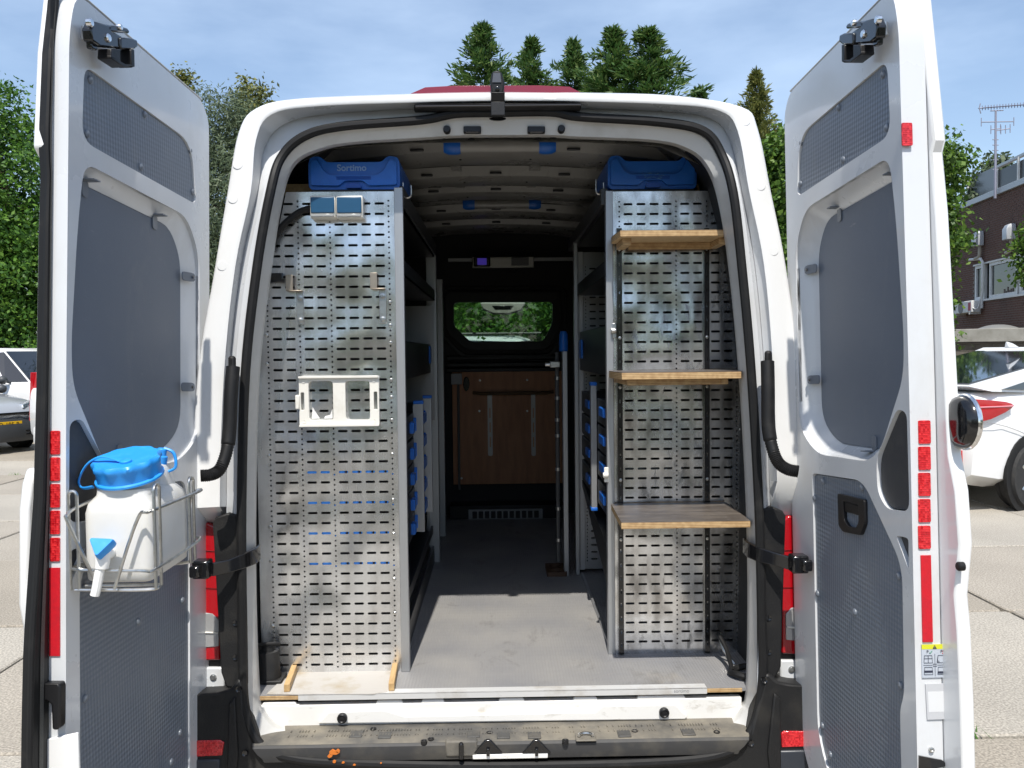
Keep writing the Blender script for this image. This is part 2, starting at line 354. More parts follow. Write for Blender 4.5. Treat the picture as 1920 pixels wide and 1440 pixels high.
    def build(s, name, mats, parent=None, bev=0., seg=2, ang=35, label=None, recalc=True):
        o = link(name, s.mesh(name, mats, ang, recalc), parent)
        if bev:
            b = o.modifiers.new('bevel', 'BEVEL'); b.width = bev; b.segments = seg; b.limit_method = 'ANGLE'; b.angle_limit = R_(40); b.harden_normals = False
        if label: o['label'] = label
        return o
def text_mesh(body, size, o, ex, ey, name, material, parent, thick=.0006, align='CENTER', bold=0.):
    c = bpy.data.curves.new(name, 'FONT'); c.body = body; c.size = size; c.align_x = align; c.align_y = 'CENTER'; c.extrude = thick; c.offset = bold
    t = bpy.data.objects.new(name, c); COL.objects.link(t); dg = bpy.context.evaluated_depsgraph_get(); dg.update()
    me = bpy.data.meshes.new_from_object(t.evaluated_get(dg)); bpy.data.objects.remove(t)
    ex = Vector(ex).normalized(); ey = Vector(ey); ey = (ey-ex*ey.dot(ex)).normalized(); ez = ex.cross(ey)
    M = Matrix((ex, ey, ez)).transposed().to_4x4(); M.translation = Vector(o); me.transform(M); me.materials.clear(); me.materials.append(material)
    return link(name, me, parent)
# ================================================================== THE VAN
van = thing('panel_van', (0, 2.6, 0), 'white high-roof panel van seen from behind with both rear doors wide open', 'van')

# ---- rear frame: rows of anchor points round the opening, left foot -> over the top -> right foot
A_S = [(352, 1400), (352, 1150), (356, 950), (372, 700), (405, 500), (428, 360), (449, 250), (481, 206), (560, 188), (780, 179), (855, 177), (932, 176), (1032, 177), (1087, 177), (1260, 182), (1390, 203), (1420, 245), (1444, 360), (1472, 500), (1498, 700), (1512, 950), (1518, 1150), (1518, 1400)]
A_F = [(425, 1400), (420, 1150), (412, 950), (420, 700), (441, 500), (470, 360), (480, 262), (510, 214), (600, 199), (780, 192), (855, 190), (932, 189), (1032, 189), (1087, 190), (1260, 196), (1350, 208), (1383, 245), (1405, 360), (1433, 500), (1450, 700), (1458, 950), (1458, 1150), (1455, 1400)]
A_C = [(432, 1400), (428, 1150), (424, 950), (430, 700), (452, 500), (483, 360), (497, 275), (535, 232), (615, 214), (780, 204), (855, 200), (932, 199), (1032, 199), (1087, 203), (1255, 210), (1335, 224), (1368, 262), (1391, 360), (1416, 500), (1434, 700), (1444, 950), (1446, 1150), (1444, 1400)]
A_B = [(440, 1400), (438, 1150), (438, 950), (441, 700), (464, 500), (494, 360), (510, 287), (556, 246), (632, 227), (785, 217), (855, 206), (935, 203), (1032, 203), (1087, 211), (1248, 220), (1328, 238), (1364, 282), (1388, 360), (1408, 500), (1427, 700), (1436, 950), (1440, 1150), (1438, 1400)]
A_J = [(462, 1330), (459, 1150), (459, 950), (468, 700), (489, 500), (513, 360), (533, 303), (573, 265), (642, 245), (790, 233), (855, 221), (935, 218), (1032, 217), (1087, 227), (1235, 238), (1312, 254), (1345, 297), (1366, 364), (1384, 500), (1401, 690), (1416, 950), (1421, 1150), (1419, 1310)]
A_K = [(483, 1312), (476, 1150), (475, 950), (482, 700), (505, 500), (528, 360), (552, 303), (600, 278), (662, 266), (790, 258), (855, 254), (935, 253), (1032, 253), (1087, 256), (1225, 262), (1288, 277), (1325, 307), (1350, 370), (1371, 500), (1390, 700), (1404, 950), (1407, 1150), (1403, 1305)]
A_SEAL = [(664, 1431), (545, 1421), (488, 1396), (460, 1330), (455, 1240), (454, 1150), (453, 950), (460, 700), (482, 500), (507, 360), (527, 296), (569, 256), (640, 237), (790, 225), (855, 213), (935, 211), (1032, 210), (1087, 219), (1240, 229), (1319, 246), (1353, 290), (1375, 362), (1391, 500), (1408, 690), (1423, 950), (1428, 1150), (1430, 1280), (1407, 1372), (1365, 1410), (1250, 1428), (950, 1436)]
def row(A, off, per=5, top=None):
    n = len(A); out = []
    for i, (x, y) in enumerate(A):
        q = off if top is None or not 6 <= i <= n-7 else top
        out.append(rear(x, y, q))
    return smooth(out, per)
def low(L_, d=.105):                       # the body is set back behind the lamp housings below the waist
    return [p+RN*(d*min(1., max(0., (1.165-p.z)/.03))) for p in L_]
S_ = low(row(A_S, .032))
F_ = low(row(A_F, 0.))
def shrink(loop, dy, k):
    c = Vector((0, 0, 1.5)); return [Vector((c.x+(p.x-c.x)*k, p.y+dy, c.z+(p.z-c.z)*(1+(k-1)*.6))) for p in loop]
body = MB()
# outer skin: rear edge, rounded corner, then forward over the cargo body to the cab
fwd = [[Vector((p.x*(1+.015*min(1, i)), p.y+d if d < 1 else d + (p.y if d < 3 else 0), p.z+dz)) for p in S_] for i, (d, dz) in enumerate(((.02, .012), (.10, .028), (.5, .05), (2.5, .06), (4.2, .05)))]
def fs(k, off): return [Vector((a.x+(b.x-a.x)*k, a.y, a.z+(b.z-a.z)*k)) + RN*off + Vector((0, (b.z-a.z)*k*math.tan(PHI), 0)) for a, b in zip(F_, S_)]
body.loft([F_, fs(.12, -.003), fs(.78, .001), fs(.93, .010), S_] + fwd, closed=False)
body_o = body.build('body_shell', paint, van, ang=50)
# gutter band between the outer corner and the rubber seal
g = MB(); g.loft([F_, low(row(A_F, .014)), row(A_C, .050, top=.075), row(A_C, .056, top=.085), row(A_B, .022, top=.07), row(A_J, .022, top=.05)], closed=False)
g.build('door_aperture', paint_in, van, ang=40)
J0, K0 = [(600, 1412), (540, 1409), (496, 1392), (470, 1364)], [(600, 1374), (545, 1372), (512, 1362), (492, 1340)]
J1, K1 = [(1412, 1360), (1390, 1388), (1350, 1400), (1290, 1403)], [(1394, 1334), (1376, 1355), (1345, 1364), (1290, 1366)]
def rowx(L0, A, L1, off, top=None): n = len(A); return smooth([rear(x, y, off) for x, y in L0]+[rear(x, y, off if top is None or not 6 <= i <= n-7 else top) for i, (x, y) in enumerate(A)]+[rear(x, y, off) for x, y in L1], 5)
j = MB(); j.loft([rowx(J0, A_J, J1, .022, .05), rowx(J0, A_J, J1, .034, .052), rowx(K0, A_K, K1, .075), [p+Vector((0, .035, 0)) for p in rowx(K0, A_K, K1, .085)], [Vector((p.x*1.06, p.y+.16, p.z+(.05 if p.z > 2.2 else 0))) for p in rowx(K0, A_K, K1, .085)]], closed=False)
j.build('inner_jamb', mat('jamb_primer_grey', (.56, .555, .535), .33, noise=(7, (.43, .42, .395), .5, .8)), van, ang=40)
# rubber seal all the way round
sealp = [rear(x, y, .012-.03*min(1, max(0, (y-1385)/30))+.028*min(1, max(0, (362-y)/60))) for x, y in A_SEAL]
s = MB(); s.tube(smooth(sealp, 6, True), .0155, 10, closed=True); s.build('door_seal', rubber, van)
# ---- header: trim strip, lamp, plugs and latch pockets
h = MB(); a, b_ = rear(776, 194.5, -.004), rear(1090, 192.5, -.004); c_, d_ = rear(1090, 206, .02), rear(776, 208, .02)
h.prism([a, b_, c_, d_], RN*.02); h.build('header_trim', blackp, van, bev=.004)
h = MB(); a, b_ = rear(779, 200, -.006), rear(1089, 197, -.006); h.tube([a, b_], .0035, 6); h.build('header_bead', gloss_black, van)
def on_header(x, y): return hit(x, y, rear(935, 243, .06), RN)
for x, y, nm in ((838, 243, 'header_plug'), (1052.5, 242, 'header_plug')):
    c = MB(); o = on_header(x, y); c.lathe([(.0125, .02), (.0125, -.006), (.010, -.010), (.004, -.010)], o, RN, 16); c.build(nm, blackp, van)
for x0, x1 in ((869, 902), (989, 1022)):
    c = MB(); P = [on_header(x0, 237), on_header(x1, 237), on_header(x1, 249), on_header(x0, 249)]
    c.prism([p-RN*.004 for p in P], RN*.03); o = c.build('latch_pocket', blackp, van, bev=.003)
    c = MB(); q = on_header((x0+x1)/2, 249); c.tube([q+Vector((-.02, -.006, .0)), q+Vector((.02, -.006, 0))], .004, 8)
    c.build('latch_pin', gloss_black, o)
c = MB(); o = on_header(933, 224)
c.loft([[o+Vector((.028*math.cos(k*math.pi/8), 0, .0058*math.sin(k*math.pi/8)))+RN*d for k in range(16)] for d in (.02, -.005, -.007)], True, True); c.build('lock_lamp', gloss_black, van)
for x, y, w_ in ((829, 259, .012), (884, 256, .012), (884, 260.5, .011), (1007, 255.5, .012), (1008, 260, .011), (1037, 258, .012)):
    c = MB(); o = atY(x, y, .235); c.loft([[o+Vector((w_*math.cos(k*math.pi/6), w_*.8*math.sin(k*math.pi/6), d)) for k in range(12)] for d in (-.003, .0)], True, True); c.build('drain_grommet', blackp, van)
# ---- red high-mounted lamp and the reversing camera on the roof edge
c = MB(); y0 = .2
def roofp(x, y, Y): return atY(x, y, Y)
P = [roofp(764, 178, y0), roofp(797, 163.5, y0), roofp(850, 160.5, y0), roofp(1010, 160, y0), roofp(1068, 162.5, y0), roofp(1098, 178, y0)]
c.loft([P, [p+Vector((0, .10, .004)) for p in P], [p+Vector((0, .2, -.03 if 0 < i < 5 else 0)) for i, p in enumerate(P)]], True, True)
lamp = c.build('roof_lamp', wine_lens, van, bev=.004)
c = MB(); c.box(-.10, .13, .26, .3, 2.515, 2.532+.012); c.build('lamp_backing', paint, lamp, bev=.004)
c = MB()
P = [atY(x, y, .10) for x, y in ((921, 174), (919, 153), (923, 134), (931, 131.5), (940, 134), (946, 153), (944.5, 174))]
c.loft([P, [p+Vector((0, .03, .0)) for p in P], [p+Vector((0, .10, -.006)) for p in P]], True, True)
cm = c.build('reversing_camera', blackp, van, bev=.005)
c = MB(); o = atY(932.5, 166, .097); c.lathe([(.007, 0), (.007, -.004), (.004, -.006)], o, (0, 1, 0), 12); c.build('lens', gloss_black, cm)
c = MB(); q = [atY(x, y, .085) for x, y in ((925, 134.5), (938, 134.5), (940, 152), (923, 152))]; c.prism([p+Vector((0, .012, 0)) for p in q], (0, .012, 0)); c.build('hood_face', mat('satin_black', (.09, .095, .11), .22), cm)
c = MB()
P = [atY(920.5, 173, .095), atY(946.5, 173, .095), rear(946.5, 190, -.012), rear(947, 216, -.012), rear(920.5, 216, -.012), rear(920.5, 190, -.012)]
c.prism([P[0], P[1], P[2], P[5]], RN*.01+Vector((0, 0, .006))); c.prism([P[5], P[2], P[3], P[4]], RN*.01); c.build('bracket', blackp, cm, bev=.002)
# seven hinge-cover caps on the outer corner strips
for x, y in ((446, 308), (437, 372), (417, 498), (1397, 227), (1426, 348), (1450, 470)):
    c = MB(); o = rear(x, y, .0); d = Vector((0, 1, 0)); c.lathe([(.0165, .004), (.0165, -.0012), (.0155, -.0020), (.002, -.0021)], o, RN, 20); c.build('body_cap', paint, van)

# ---- lower corners: black housings, tail lamps, hinge plates, bumper
def mir(P): return [(937*2-x, y-6) for x, y in P]
HOUSE_L = [(330, 975), (380, 980), (396, 972), (424, 966), (430, 1262), (330, 1262)]
IN_L = [(398, 980), (404, 970), (426, 962), (450, 966), (457, 1100), (460, 1290), (424, 1290), (414, 1262)]
HOUSE_R = [(1550, 964), (1490, 966), (1476, 960), (1452, 954), (1450, 1250), (1550, 1250)]
IN_R = [(1474, 968), (1468, 958), (1450, 950), (1428, 955), (1424, 1100), (1424, 1275), (1452, 1278), (1465, 1250)]
def curve_front(P, off, depth, mb):
    mb.prism([rear(x, y, off) for x, y in P], RN*depth); return mb
for side, H, L_, clr, pl, refl in (
  (-1, HOUSE_L, [(340, 978), (390, 980), (401, 986), (409, 1000), (413, 1120), (412, 1238), (340, 1240)], [(340, 1142), (398, 1151), (411, 1163), (410, 1212), (340, 1218)], [(372, 1252), (420, 1252), (421, 1300), (398, 1304), (372, 1304)], [(330, 1390), (412, 1388), (420, 1392), (416, 1417), (330, 1421)]),
  (1, HOUSE_R, [(1545, 966), (1477, 967), (1469, 976), (1464, 1000), (1465, 1120), (1466, 1226), (1545, 1228)], [(1545, 1130), (1484, 1140), (1473, 1152), (1474, 1200), (1545, 1206)], [(1500, 1238), (1464, 1238), (1463, 1282), (1480, 1288), (1500, 1288)], [(1545, 1372), (1470, 1371), (1465, 1375), (1466, 1402), (1545, 1399)])):
    c = curve_front(H, .085, .09, MB()); ct = c.build('corner_trim', blackp_dusty, van, bev=.006)
    c = curve_front(IN_L if side < 0 else IN_R, .012, .09, MB()); c.build('trim_return', blackp_dusty, ct, bev=.006)
    c = curve_front(L_, .066, .05, MB()); tl = c.build('tail_lamp', red_lens, van, bev=.006)
    c = curve_front(clr, .0625, .02, MB()); c.build('clear_lens', clear_lens, tl, bev=.002)
    xm = 375 if side < 0 else 1500
    # lens divisions
    for yy in (1030, 1100):
        c = MB(); a = rear(340 if side < 0 else 1545, yy, .0645); b_ = rear(411 if side < 0 else 1466, yy+(4 if side < 0 else 2), .0645); c.tube([a, b_], .0018, 6); c.build('lens_rib', mat('deep_red', (.2, .002, .004), .2), tl)
    c = MB(); a = rear(340 if side < 0 else 1545, 1184, .060); b_ = rear(409 if side < 0 else 1475, 1187 if side < 0 else 1175, .060); c.tube([a, b_], .003, 6); c.build('lens_bar', white_pl, tl)
    c = curve_front(pl, .070, .06, MB()); hp = c.build('hinge_plate', paint_in, van, bev=.005)
    for yy in (1270, 1293):
        c = MB(); o = rear(400 if side < 0 else 1484, yy-(0 if side < 0 else 15), .070); c.lathe([(.011, .004), (.011, -.003), (.0075, -.004), (.007, -.006), (.003, -.006)], o, RN, 12); c.build('bolt', steel, hp)
    c = curve_front(refl, -.008, .03, MB()); c.build('bumper_reflector', red_refl, van, bev=.003)
    # upper hinge
    x, y = (404, 622) if side < 0 else (1463, 612)
    c = MB(); c.prism([rear(x+dx, y+dy, .028) for dx, dy in ((-16, -18), (11, -18), (11, 17), (-16, 17))] if side < 0 else [rear(x+dx, y+dy, .028) for dx, dy in ((-11, -18), (18, -18), (18, 17), (-11, 17))], RN*.03); hp = c.build('hinge_plate', paint_in, van, bev=.006)
    for dy in (-10, 10):
        c = MB(); o = rear(x, y+dy, .028); c.lathe([(.010, .004), (.010, -.004), (.006, -.005), (.0055, -.009), (.002, -.009)], o, RN, 12); c.build('bolt', steel, hp)
    for yy in ((1168, 1232) if side < 0 else (1158, 1222)):
        c = MB(); o = rear(442 if side < 0 else 1441, yy, .012); c.lathe([(.009, .01), (.009, -.004), (.005, -.002)], o, RN, 12); c.build('trim_clip', gloss_black, van)
# bumper: one moulded body wrapped under the opening
c = MB()
o0 = Vector((0, 0, .56)); ex = Vector((1, 0, 0)); ey = Vector((0, math.sin(PHI), math.cos(PHI))); ez = RN
def r2(x, y, off=0.): q = rear(x, y, off)-o0; return (q.dot(ex), q.dot(ey))
out = [r2(*p, -.04) for p in ((300, 1312), (398, 1308), (424, 1300), (440, 1278), (448, 1286), (452, 1345), (478, 1405), (542, 1432), (664, 1442), (950, 1447), (1250, 1439), (1368, 1421), (1414, 1382), (1436, 1300), (1440, 1270), (1452, 1270), (1468, 1286), (1500, 1292), (1575, 1296), (1575, 1640), (300, 1640))]
c.plate(out, [], (o0, ex, ey, ez), -.004, .12); c.build('bumper', blackp_dusty, van, bev=.012)
for P in ([(428, 1320), (440, 1308), (446, 1420), (436, 1500), (424, 1500)], [(1452, 1300), (1464, 1310), (1466, 1500), (1450, 1500), (1440, 1410)]):
    c = curve_front(P, -.014, .03, MB()); c.build('bumper_rib', blackp_dusty, van, bev=.005)
for P in ([(330, 1426), (412, 1424), (406, 1560), (330, 1560)], [(1462, 1408), (1545, 1406), (1545, 1560), (1466, 1560)]):
    c = curve_front(P, -.010, .03, MB()); c.build('bumper_corner', mat('blue_black_plastic', (.03, .035, .045), .4), van, bev=.006)
for x, y in ((448, 1292), (1433, 1275), (1408, 1393), (460, 1412)):
    c = MB(); o = rear(x, y, -.006); c.lathe([(.010, .01), (.010, -.003), (.006, 0)], o, RN, 12); c.build('trim_clip', gloss_black, van)
# door check arms
def check_arm(P, Hd, side):
    c = MB(); loops = []
    for (x, y, Y, hh) in P:
        q = atY(x, y, Y); loops.append([q+Vector((-.006*side, -.004, hh)), q+Vector((.006*side, .004, hh)), q+Vector((.006*side, .004, -hh)), q+Vector((-.006*side, -.004, -hh))])
    c.loft(loops, True, True); a = c.build('check_arm', gloss_black, van, bev=.003)
    c = MB()
    for (x, y, Y, sx, sz) in Hd: c.cbox(atY(x, y, Y), sx, .05, sz)
    c.build('arm_bracket', gloss_black, a, bev=.006)
check_arm([(486, 1034, .14, .026), (478, 1042, .08, .026), (455, 1052, .03, .024), (425, 1062, -.01, .021), (396, 1068, -.04, .021)], [(380, 1066, -.07, .05, .055), (368, 1070, -.09, .03, .035)], -1)
check_arm([(1395, 1022, .14, .026), (1403, 1030, .08, .026), (1425, 1040, .03, .024), (1455, 1048, -.01, .021), (1482, 1056, -.04, .021)], [(1497, 1056, -.07, .05, .055), (1510, 1058, -.09, .03, .035)], 1)
# corrugated cable conduits between body and door
for side, pts in ((-1, [(437, 688, .02), (433, 740, .0), (430, 810, -.02), (424, 850, -.04), (412, 880, -.06), (396, 890, -.08), (376, 892, -.09)]), (1, [(1439, 678, .02), (1440, 730, 0), (1441, 800, -.02), (1449, 843, -.04), (1460, 868, -.06), (1477, 880, -.08), (1497, 884, -.09)])):
    P = smooth([atY(x, y, Y) for x, y, Y in pts], 14); n = len(P)
    rad = [(.0215 if i < n*.42 else .0175+.0022*(i % 2)) for i in range(n)]
    c = MB(); c.tube(P, rad, 12); k = c.build('cable_conduit', rubber, van, ang=20 if 0 else 60)
    c = MB(); q = P[0]+Vector((side*.012, .02, .0)); c.obox(q+Vector((-.012, 0, -.065)), (.024, 0, 0), (0, .02, 0), (0, 0, .10)); c.build('boot', rubber, k, bev=.009)

# ---- sill, step and its hardware
c = MB(); c.box(-.80, .80, FY, FY+.03, .40, .496); sill = c.build('sill_panel', paint_dirty, van, bev=.004)
P = [(596, 1358), (615, 1334), (720, 1330), (760, 1342), (1115, 1334), (1130, 1322), (1268, 1320), (1290, 1345), (1285, 1350)]
c = MB(); c.prism([atY(x, y, FY-.013) for x, y in P], (0, .015, 0)); c.build('sill_pressing', paint_dirty, sill, bev=.005)
for x, y in ((642, 1346), (1245, 1335.5)):
    c = MB(); c.lathe([(.0165, .01), (.0165, -.008), (.012, -.011), (.009, -.008), (.003, -.009)], atY(x, y, FY-.015), (0, 1, 0), 20); c.build('sill_plug', blackp, sill)
for x0_, x1_ in ((486, 560), (700, 760), (785, 838), (930, 988), (1070, 1125), (1190, 1290)):
    c = MB(); a = atY(x0_, 1318, FY).x; b_ = atY(x1_, 1318, FY).x; c.prism([(a, FY+.001, .480), (a+.012, FY+.001, .506), (b_-.012, FY+.001, .506), (b_, FY+.001, .480)], (0, .012, 0)); c.build('sill_boss', paint_dirty, sill, bev=.004)
step = MB()
step.loft([[Vector((x, FY, .428)) for x in np.linspace(-.79, .79, 30)], [Vector((x, .02, .432)) for x in np.linspace(-.79, .79, 30)], [Vector((x, -.022, .43)) for x in np.linspace(-.785, .785, 30)], [Vector((x, -.028, .427)) for x in np.linspace(-.783, .783, 30)]], closed=False)
tread = mat('dusty_tread_plastic', (.085, .082, .076), .65, noise=(6, (.27, .24, .185), .40, .78), bump=(150, .15))
step_o = step.build('step_plate', tread, van, recalc=False)
def onstep(x, y): return atZ(x, y, .433)
c = MB(); c.loft([[Vector((x, Y, z-.012*abs(x/.78)**6*0)) for x in np.linspace(-w_, w_, 24)] for Y, z, w_ in ((-.026, .4275, .783), (-.036, .420, .78), (-.039, .402, .765), (-.038, .388, .75), (-.036, .376, .745), (-.015, .368, .735))], closed=False); c.build('step_lip', mat('dusty_dark_plastic', (.036, .036, .037), .55, noise=(8, (.10, .09, .072), .48, .82)), step_o, recalc=False)
for x, y in ((668, 1376), (722, 1378), (888, 1376), (944, 1378), (1002, 1378), (1170, 1375), (1290, 1372)):
    q = onstep(x, y); c = MB(); c.cbox(q+Vector((0, 0, -.001)), .042, .045, .005); c.build('tread_pad', mat('smooth_tread_plastic', (.062, .061, .058), .55, noise=(12, (.16, .14, .11), .5, .8)), step_o, bev=.0022)
c = MB()
rnd = random.Random(4)
for k in range(150):
    x = -.70+1.40*k/149
    if rnd.random() < .3: continue
    for yv in (.02, .055):
        c.cbox((x, yv, .4335), .003, .012, .003)
tr = c.build('tread_bars', tread, step_o); tr['kind'] = 'stuff'
for x, y in ((700, 1366), (795, 1389), (918, 1373), (1060, 1388), (1190, 1370), (1344, 1372), (808, 1385)):
    c = MB(); c.lathe([(.010, -.01), (.0105, .0008), (.008, .001), (.006, -.002)], onstep(x, y), (0, 0, 1), 14); c.build('step_screw', blackp_dusty, step_o)
q = onstep(1098, 1382); c = MB(); c.cbox(q+Vector((0, 0, -.001)), .065, .05, .006); rr = c.build('lashing_well', tread, step_o, bev=.003)
c = MB(); c.tube([q+Vector((.022*math.cos(a), .018*math.sin(a)-.008, .009)) for a in np.linspace(0, math.pi, 9)], .005, 8); c.build('lashing_ring', steel, rr)
q = onstep(864, 1400); c = MB(); c.box(q.x-.05, q.x+.05, -.042, -.012, .385, .436); lw = c.build('striker_well', tread, step_o, bev=.006)
c = MB(); c.lathe([(.008, .0), (.008, .046), (.005, .05)], (q.x, -.05, .385), (0, 0, 1), 12); c.build('striker_pin', gloss_black, lw)
c = MB(); c.box(atY(886, 1400, -.04).x, atY(1027, 1400, -.04).x, -.043, -.02, .377, .392); lp = c.build('latch_plate', paint_dirty, step_o, bev=.002)
for x in (915, 1006):
    q = atY(x, 1402, -.045); c = MB()
    c.prism([q+Vector((-.045, 0, -.018)), q+Vector((-.008, 0, .024)), q+Vector((.008, 0, .024)), q+Vector((.045, 0, -.018))], (0, .012, 0))
    c.lathe([(.006, -.012), (.006, .012)], q+Vector((0, -.004, -.012)), (0, 0, 1), 8); c.build('latch_guide', gloss_black, lp, bev=.003)
# a dark damp stain and crumbs of orange sealant on the step: real flakes
c = MB(); rnd = random.Random(2)
for (x, y, s_) in ((626, 1411, .017), (618, 1417, .010), (634, 1408, .008), (627, 1428, .007), (643, 1430, .005), (664, 1434, .005), (714, 1431, .003)):
    q = atY(x, y, -.046); ring = [q+Vector((s_*rnd.uniform(.5, 1.1)*math.cos(k*.9), -.002, s_*.6*rnd.uniform(.5, 1.2)*math.sin(k*.9))) for k in range(7)]; c.prism(ring, (0, .006, 0))
tag(c.build('sealant_crumbs', mat('orange_sealant', (.62, .17, .02), .7), step_o), kind='stuff')

# ---- cargo floor and its front strip
c = MB(); c.plate([(-.83, FY+.002), (-.80, FY-.0), (.80, FY), (.83, FY+.002), (.88, .3), (.88, 3.2), (-.88, 3.2), (-.88, .3)], [], (Vector((0, 0, 0)), Vector((1, 0, 0)), Vector((0, 1, 0)), Vector((0, 0, 1))), FZ-.012, FZ)
fl = c.build('cargo_floor', floor_m, van)
c = MB(); c.box(-.80, .80, FY-.003, FY+.004, FZ-.014, FZ-.002); c.build('floor_ply_edge', ply_edge, fl)
xa, xb = atY(560, 1310, FY).x, atY(1325, 1300, FY).x
c = MB(); c.box(xa, xb, FY-.008, FY+.03, FZ+.0005, FZ+.0035); c.box(xa, xb, FY-.008, FY-.0045, FZ-.017, FZ+.0035); es = c.build('floor_edge_strip', mat('pale_aluminium', (.68, .68, .67), .45, .25, noise=(12, (.50, .47, .42), .5, .8)), fl, bev=.001)
q = atY(1278, 1296, FY-.009); text_mesh('sortimo', .016, (q.x, FY-.0084, FZ-.0055), (1, 0, 0), (0, 0, 1), 'strip_lettering', mat('grey_print', (.25, .25, .26), .6), es, .0003)
c = MB(); c.box(-.86, .86, FY+.035, 3.2, .36, .47); c.build('under_floor', dark_in, van)

# ---- interior: side lining, roof skin, ribs, lashing tubes
sec = [(-.88, FZ-.02), (-.89, 1.5), (-.83, 2.0), (-.76, 2.28), (-.68, 2.38)]
for s_ in (-1, 1):
    c = MB(); pts = [(s_*-x, z) for x, z in sec]
    c.loft([[Vector((x, Y, z)) for x, z in pts] for Y in (.30, 3.2)], closed=False); c.build('side_lining', dark_in, van, recalc=False)
c = MB(); pts = [(-.70, 2.36), (-.62, 2.43), (-.3, 2.465), (0, 2.475), (.3, 2.465), (.62, 2.43), (.70, 2.36)]
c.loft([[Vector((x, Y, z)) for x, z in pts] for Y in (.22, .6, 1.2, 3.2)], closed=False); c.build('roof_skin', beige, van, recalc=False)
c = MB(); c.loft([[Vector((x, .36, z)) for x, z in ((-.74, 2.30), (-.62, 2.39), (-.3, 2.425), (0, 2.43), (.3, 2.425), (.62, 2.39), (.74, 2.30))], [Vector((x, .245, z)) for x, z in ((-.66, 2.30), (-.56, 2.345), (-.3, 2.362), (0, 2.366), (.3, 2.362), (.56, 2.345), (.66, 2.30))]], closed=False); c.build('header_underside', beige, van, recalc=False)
def rib(Y0, Y1, zc, h_=.045):
    c = MB(); xs = np.linspace(-.68, .68, 13)
    def zz(x, dz): return zc-.045*(x/.68)**2+dz
    prof = [(Y0-.012, h_), (Y0, .004), (Y0+.01, 0), (Y1-.01, 0), (Y1, .004), (Y1+.012, h_)]
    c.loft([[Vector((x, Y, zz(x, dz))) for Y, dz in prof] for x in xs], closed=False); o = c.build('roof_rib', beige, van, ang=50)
    for x in (-.42, -.14, .14, .42):
        c = MB(); c.lathe([(.005, -.003), (.005, .003)], (x, (Y0+Y1)/2, zz(x, 0)), (0, 0, 1), 8); c.build('rib_hole', gloss_black, o)
    for x in (-.3, 0, .3):
        c = MB(); c.box(x-.026, x+.026, Y0-.016, Y0-.006, zz(x, 0)+.008, zz(x, 0)+.018); c.build('rib_notch', dark_steel, o, bev=.004)
for Y0, Y1, zc in ((.63, .87, 2.424), (1.09, 1.31, 2.424), (1.46, 1.66, 2.424), (2.02, 2.27, 2.424), (2.46, 2.66, 2.42)): rib(Y0, Y1, zc)
for Y0, zc in ((.98, 2.455), (1.38, 2.455)):
    for x in (-.46, -.17, .17, .46):
        c = MB(); c.box(x-.022, x+.022, Y0-.11, Y0+.10, zc-.012, zc-.004); c.build('roof_brace', beige, van, bev=.003)
for (xl, xr, y, Y) in ((832, 1042, 275, .50), (868, 1014, 383, 1.83)):
    a, b_ = atY(xl, y, Y), atY(xr, y, Y); zc = a.z
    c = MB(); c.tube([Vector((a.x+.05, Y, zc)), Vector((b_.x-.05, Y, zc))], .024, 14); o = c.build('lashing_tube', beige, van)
    for e0, e1 in ((a.x, a.x+.062), (b_.x-.062, b_.x)):
        c = MB(); c.tube([Vector((e0+(e1-e0)*k/4, Y, zc)) for k in range(5)], [.022, .029, .03, .03, .027] if e0 == a.x else [.027, .03, .03, .029, .022], 14); c.build('end_cap', blue, o)

# ---- partition with its window, plywood face and heater grille
PY = 3.19
def pq(x, y): q = atY(x, y, PY); return (q.x, q.z)
fr = (Vector((0, PY, 0)), Vector((1, 0, 0)), Vector((0, 0, 1)), Vector((0, -1, 0)))
win = rpoly([pq(851, 567), pq(1036, 566), pq(1036, 606), pq(1018, 640), pq(882, 641), pq(851, 611)], .03)
c = MB(); c.plate([(-.95, .45), (.95, .45), (.95, 2.5), (-.95, 2.5)], [win], fr, -.03, 0); part = c.build('partition', dark_in, van)
def ring(P, hole, n0, n1, nm, m_, par, bev=.006):
    c = MB(); c.plate(P, [hole], fr, n0, n1); return c.build(nm, m_, par, bev=bev)
ring(rpoly([pq(835, 548), pq(1052, 547), pq(1052, 612), pq(1026, 656), pq(874, 657), pq(835, 618)], .05), win, .002, .03, 'window_frame', blackp, part, .01)
ring(rpoly([pq(824, 538), pq(1063, 537), pq(1063, 618), pq(1034, 672), pq(866, 673), pq(824, 626)], .06), rpoly([pq(829, 543), pq(1058, 542), pq(1058, 615), pq(1030, 664), pq(870, 665), pq(829, 622)], .055), .002, .018, 'window_trim', blackp, part, .005)
c = MB(); c.plate(win, [], fr, -.02, -.014); c.build('window_pane', pane_m, part)
for y0, y1, d in ((667, 674, .02), (680, 687, .03), (690, 697, .035)):
    c = MB(); a, b_ = pq(836, y0), pq(1056, y1); c.box(a[0], b_[0], PY-d, PY-.002, b_[1], a[1]); c.build('partition_swage', blackp, part, bev=.008)
a, b_ = pq(848, 697.5), pq(1060, 904); c = MB(); c.box(a[0], b_[0], PY-.045, PY-.036, b_[1], a[1]); wood = c.build('plywood_face', brick_wood, part, bev=.002)
a, b_ = pq(888, 727), pq(1036, 737); c = MB(); c.tube([Vector((a[0], PY-.05, b_[1]+.01)), Vector((a[0]+.05, PY-.085, b_[1]+.006)), Vector((b_[0]-.05, PY-.085, b_[1]+.006)), Vector((b_[0], PY-.05, b_[1]+.01))], .012, 8); c.build('grab_bar', mat('tan_bar', (.16, .10, .05), .5), wood)
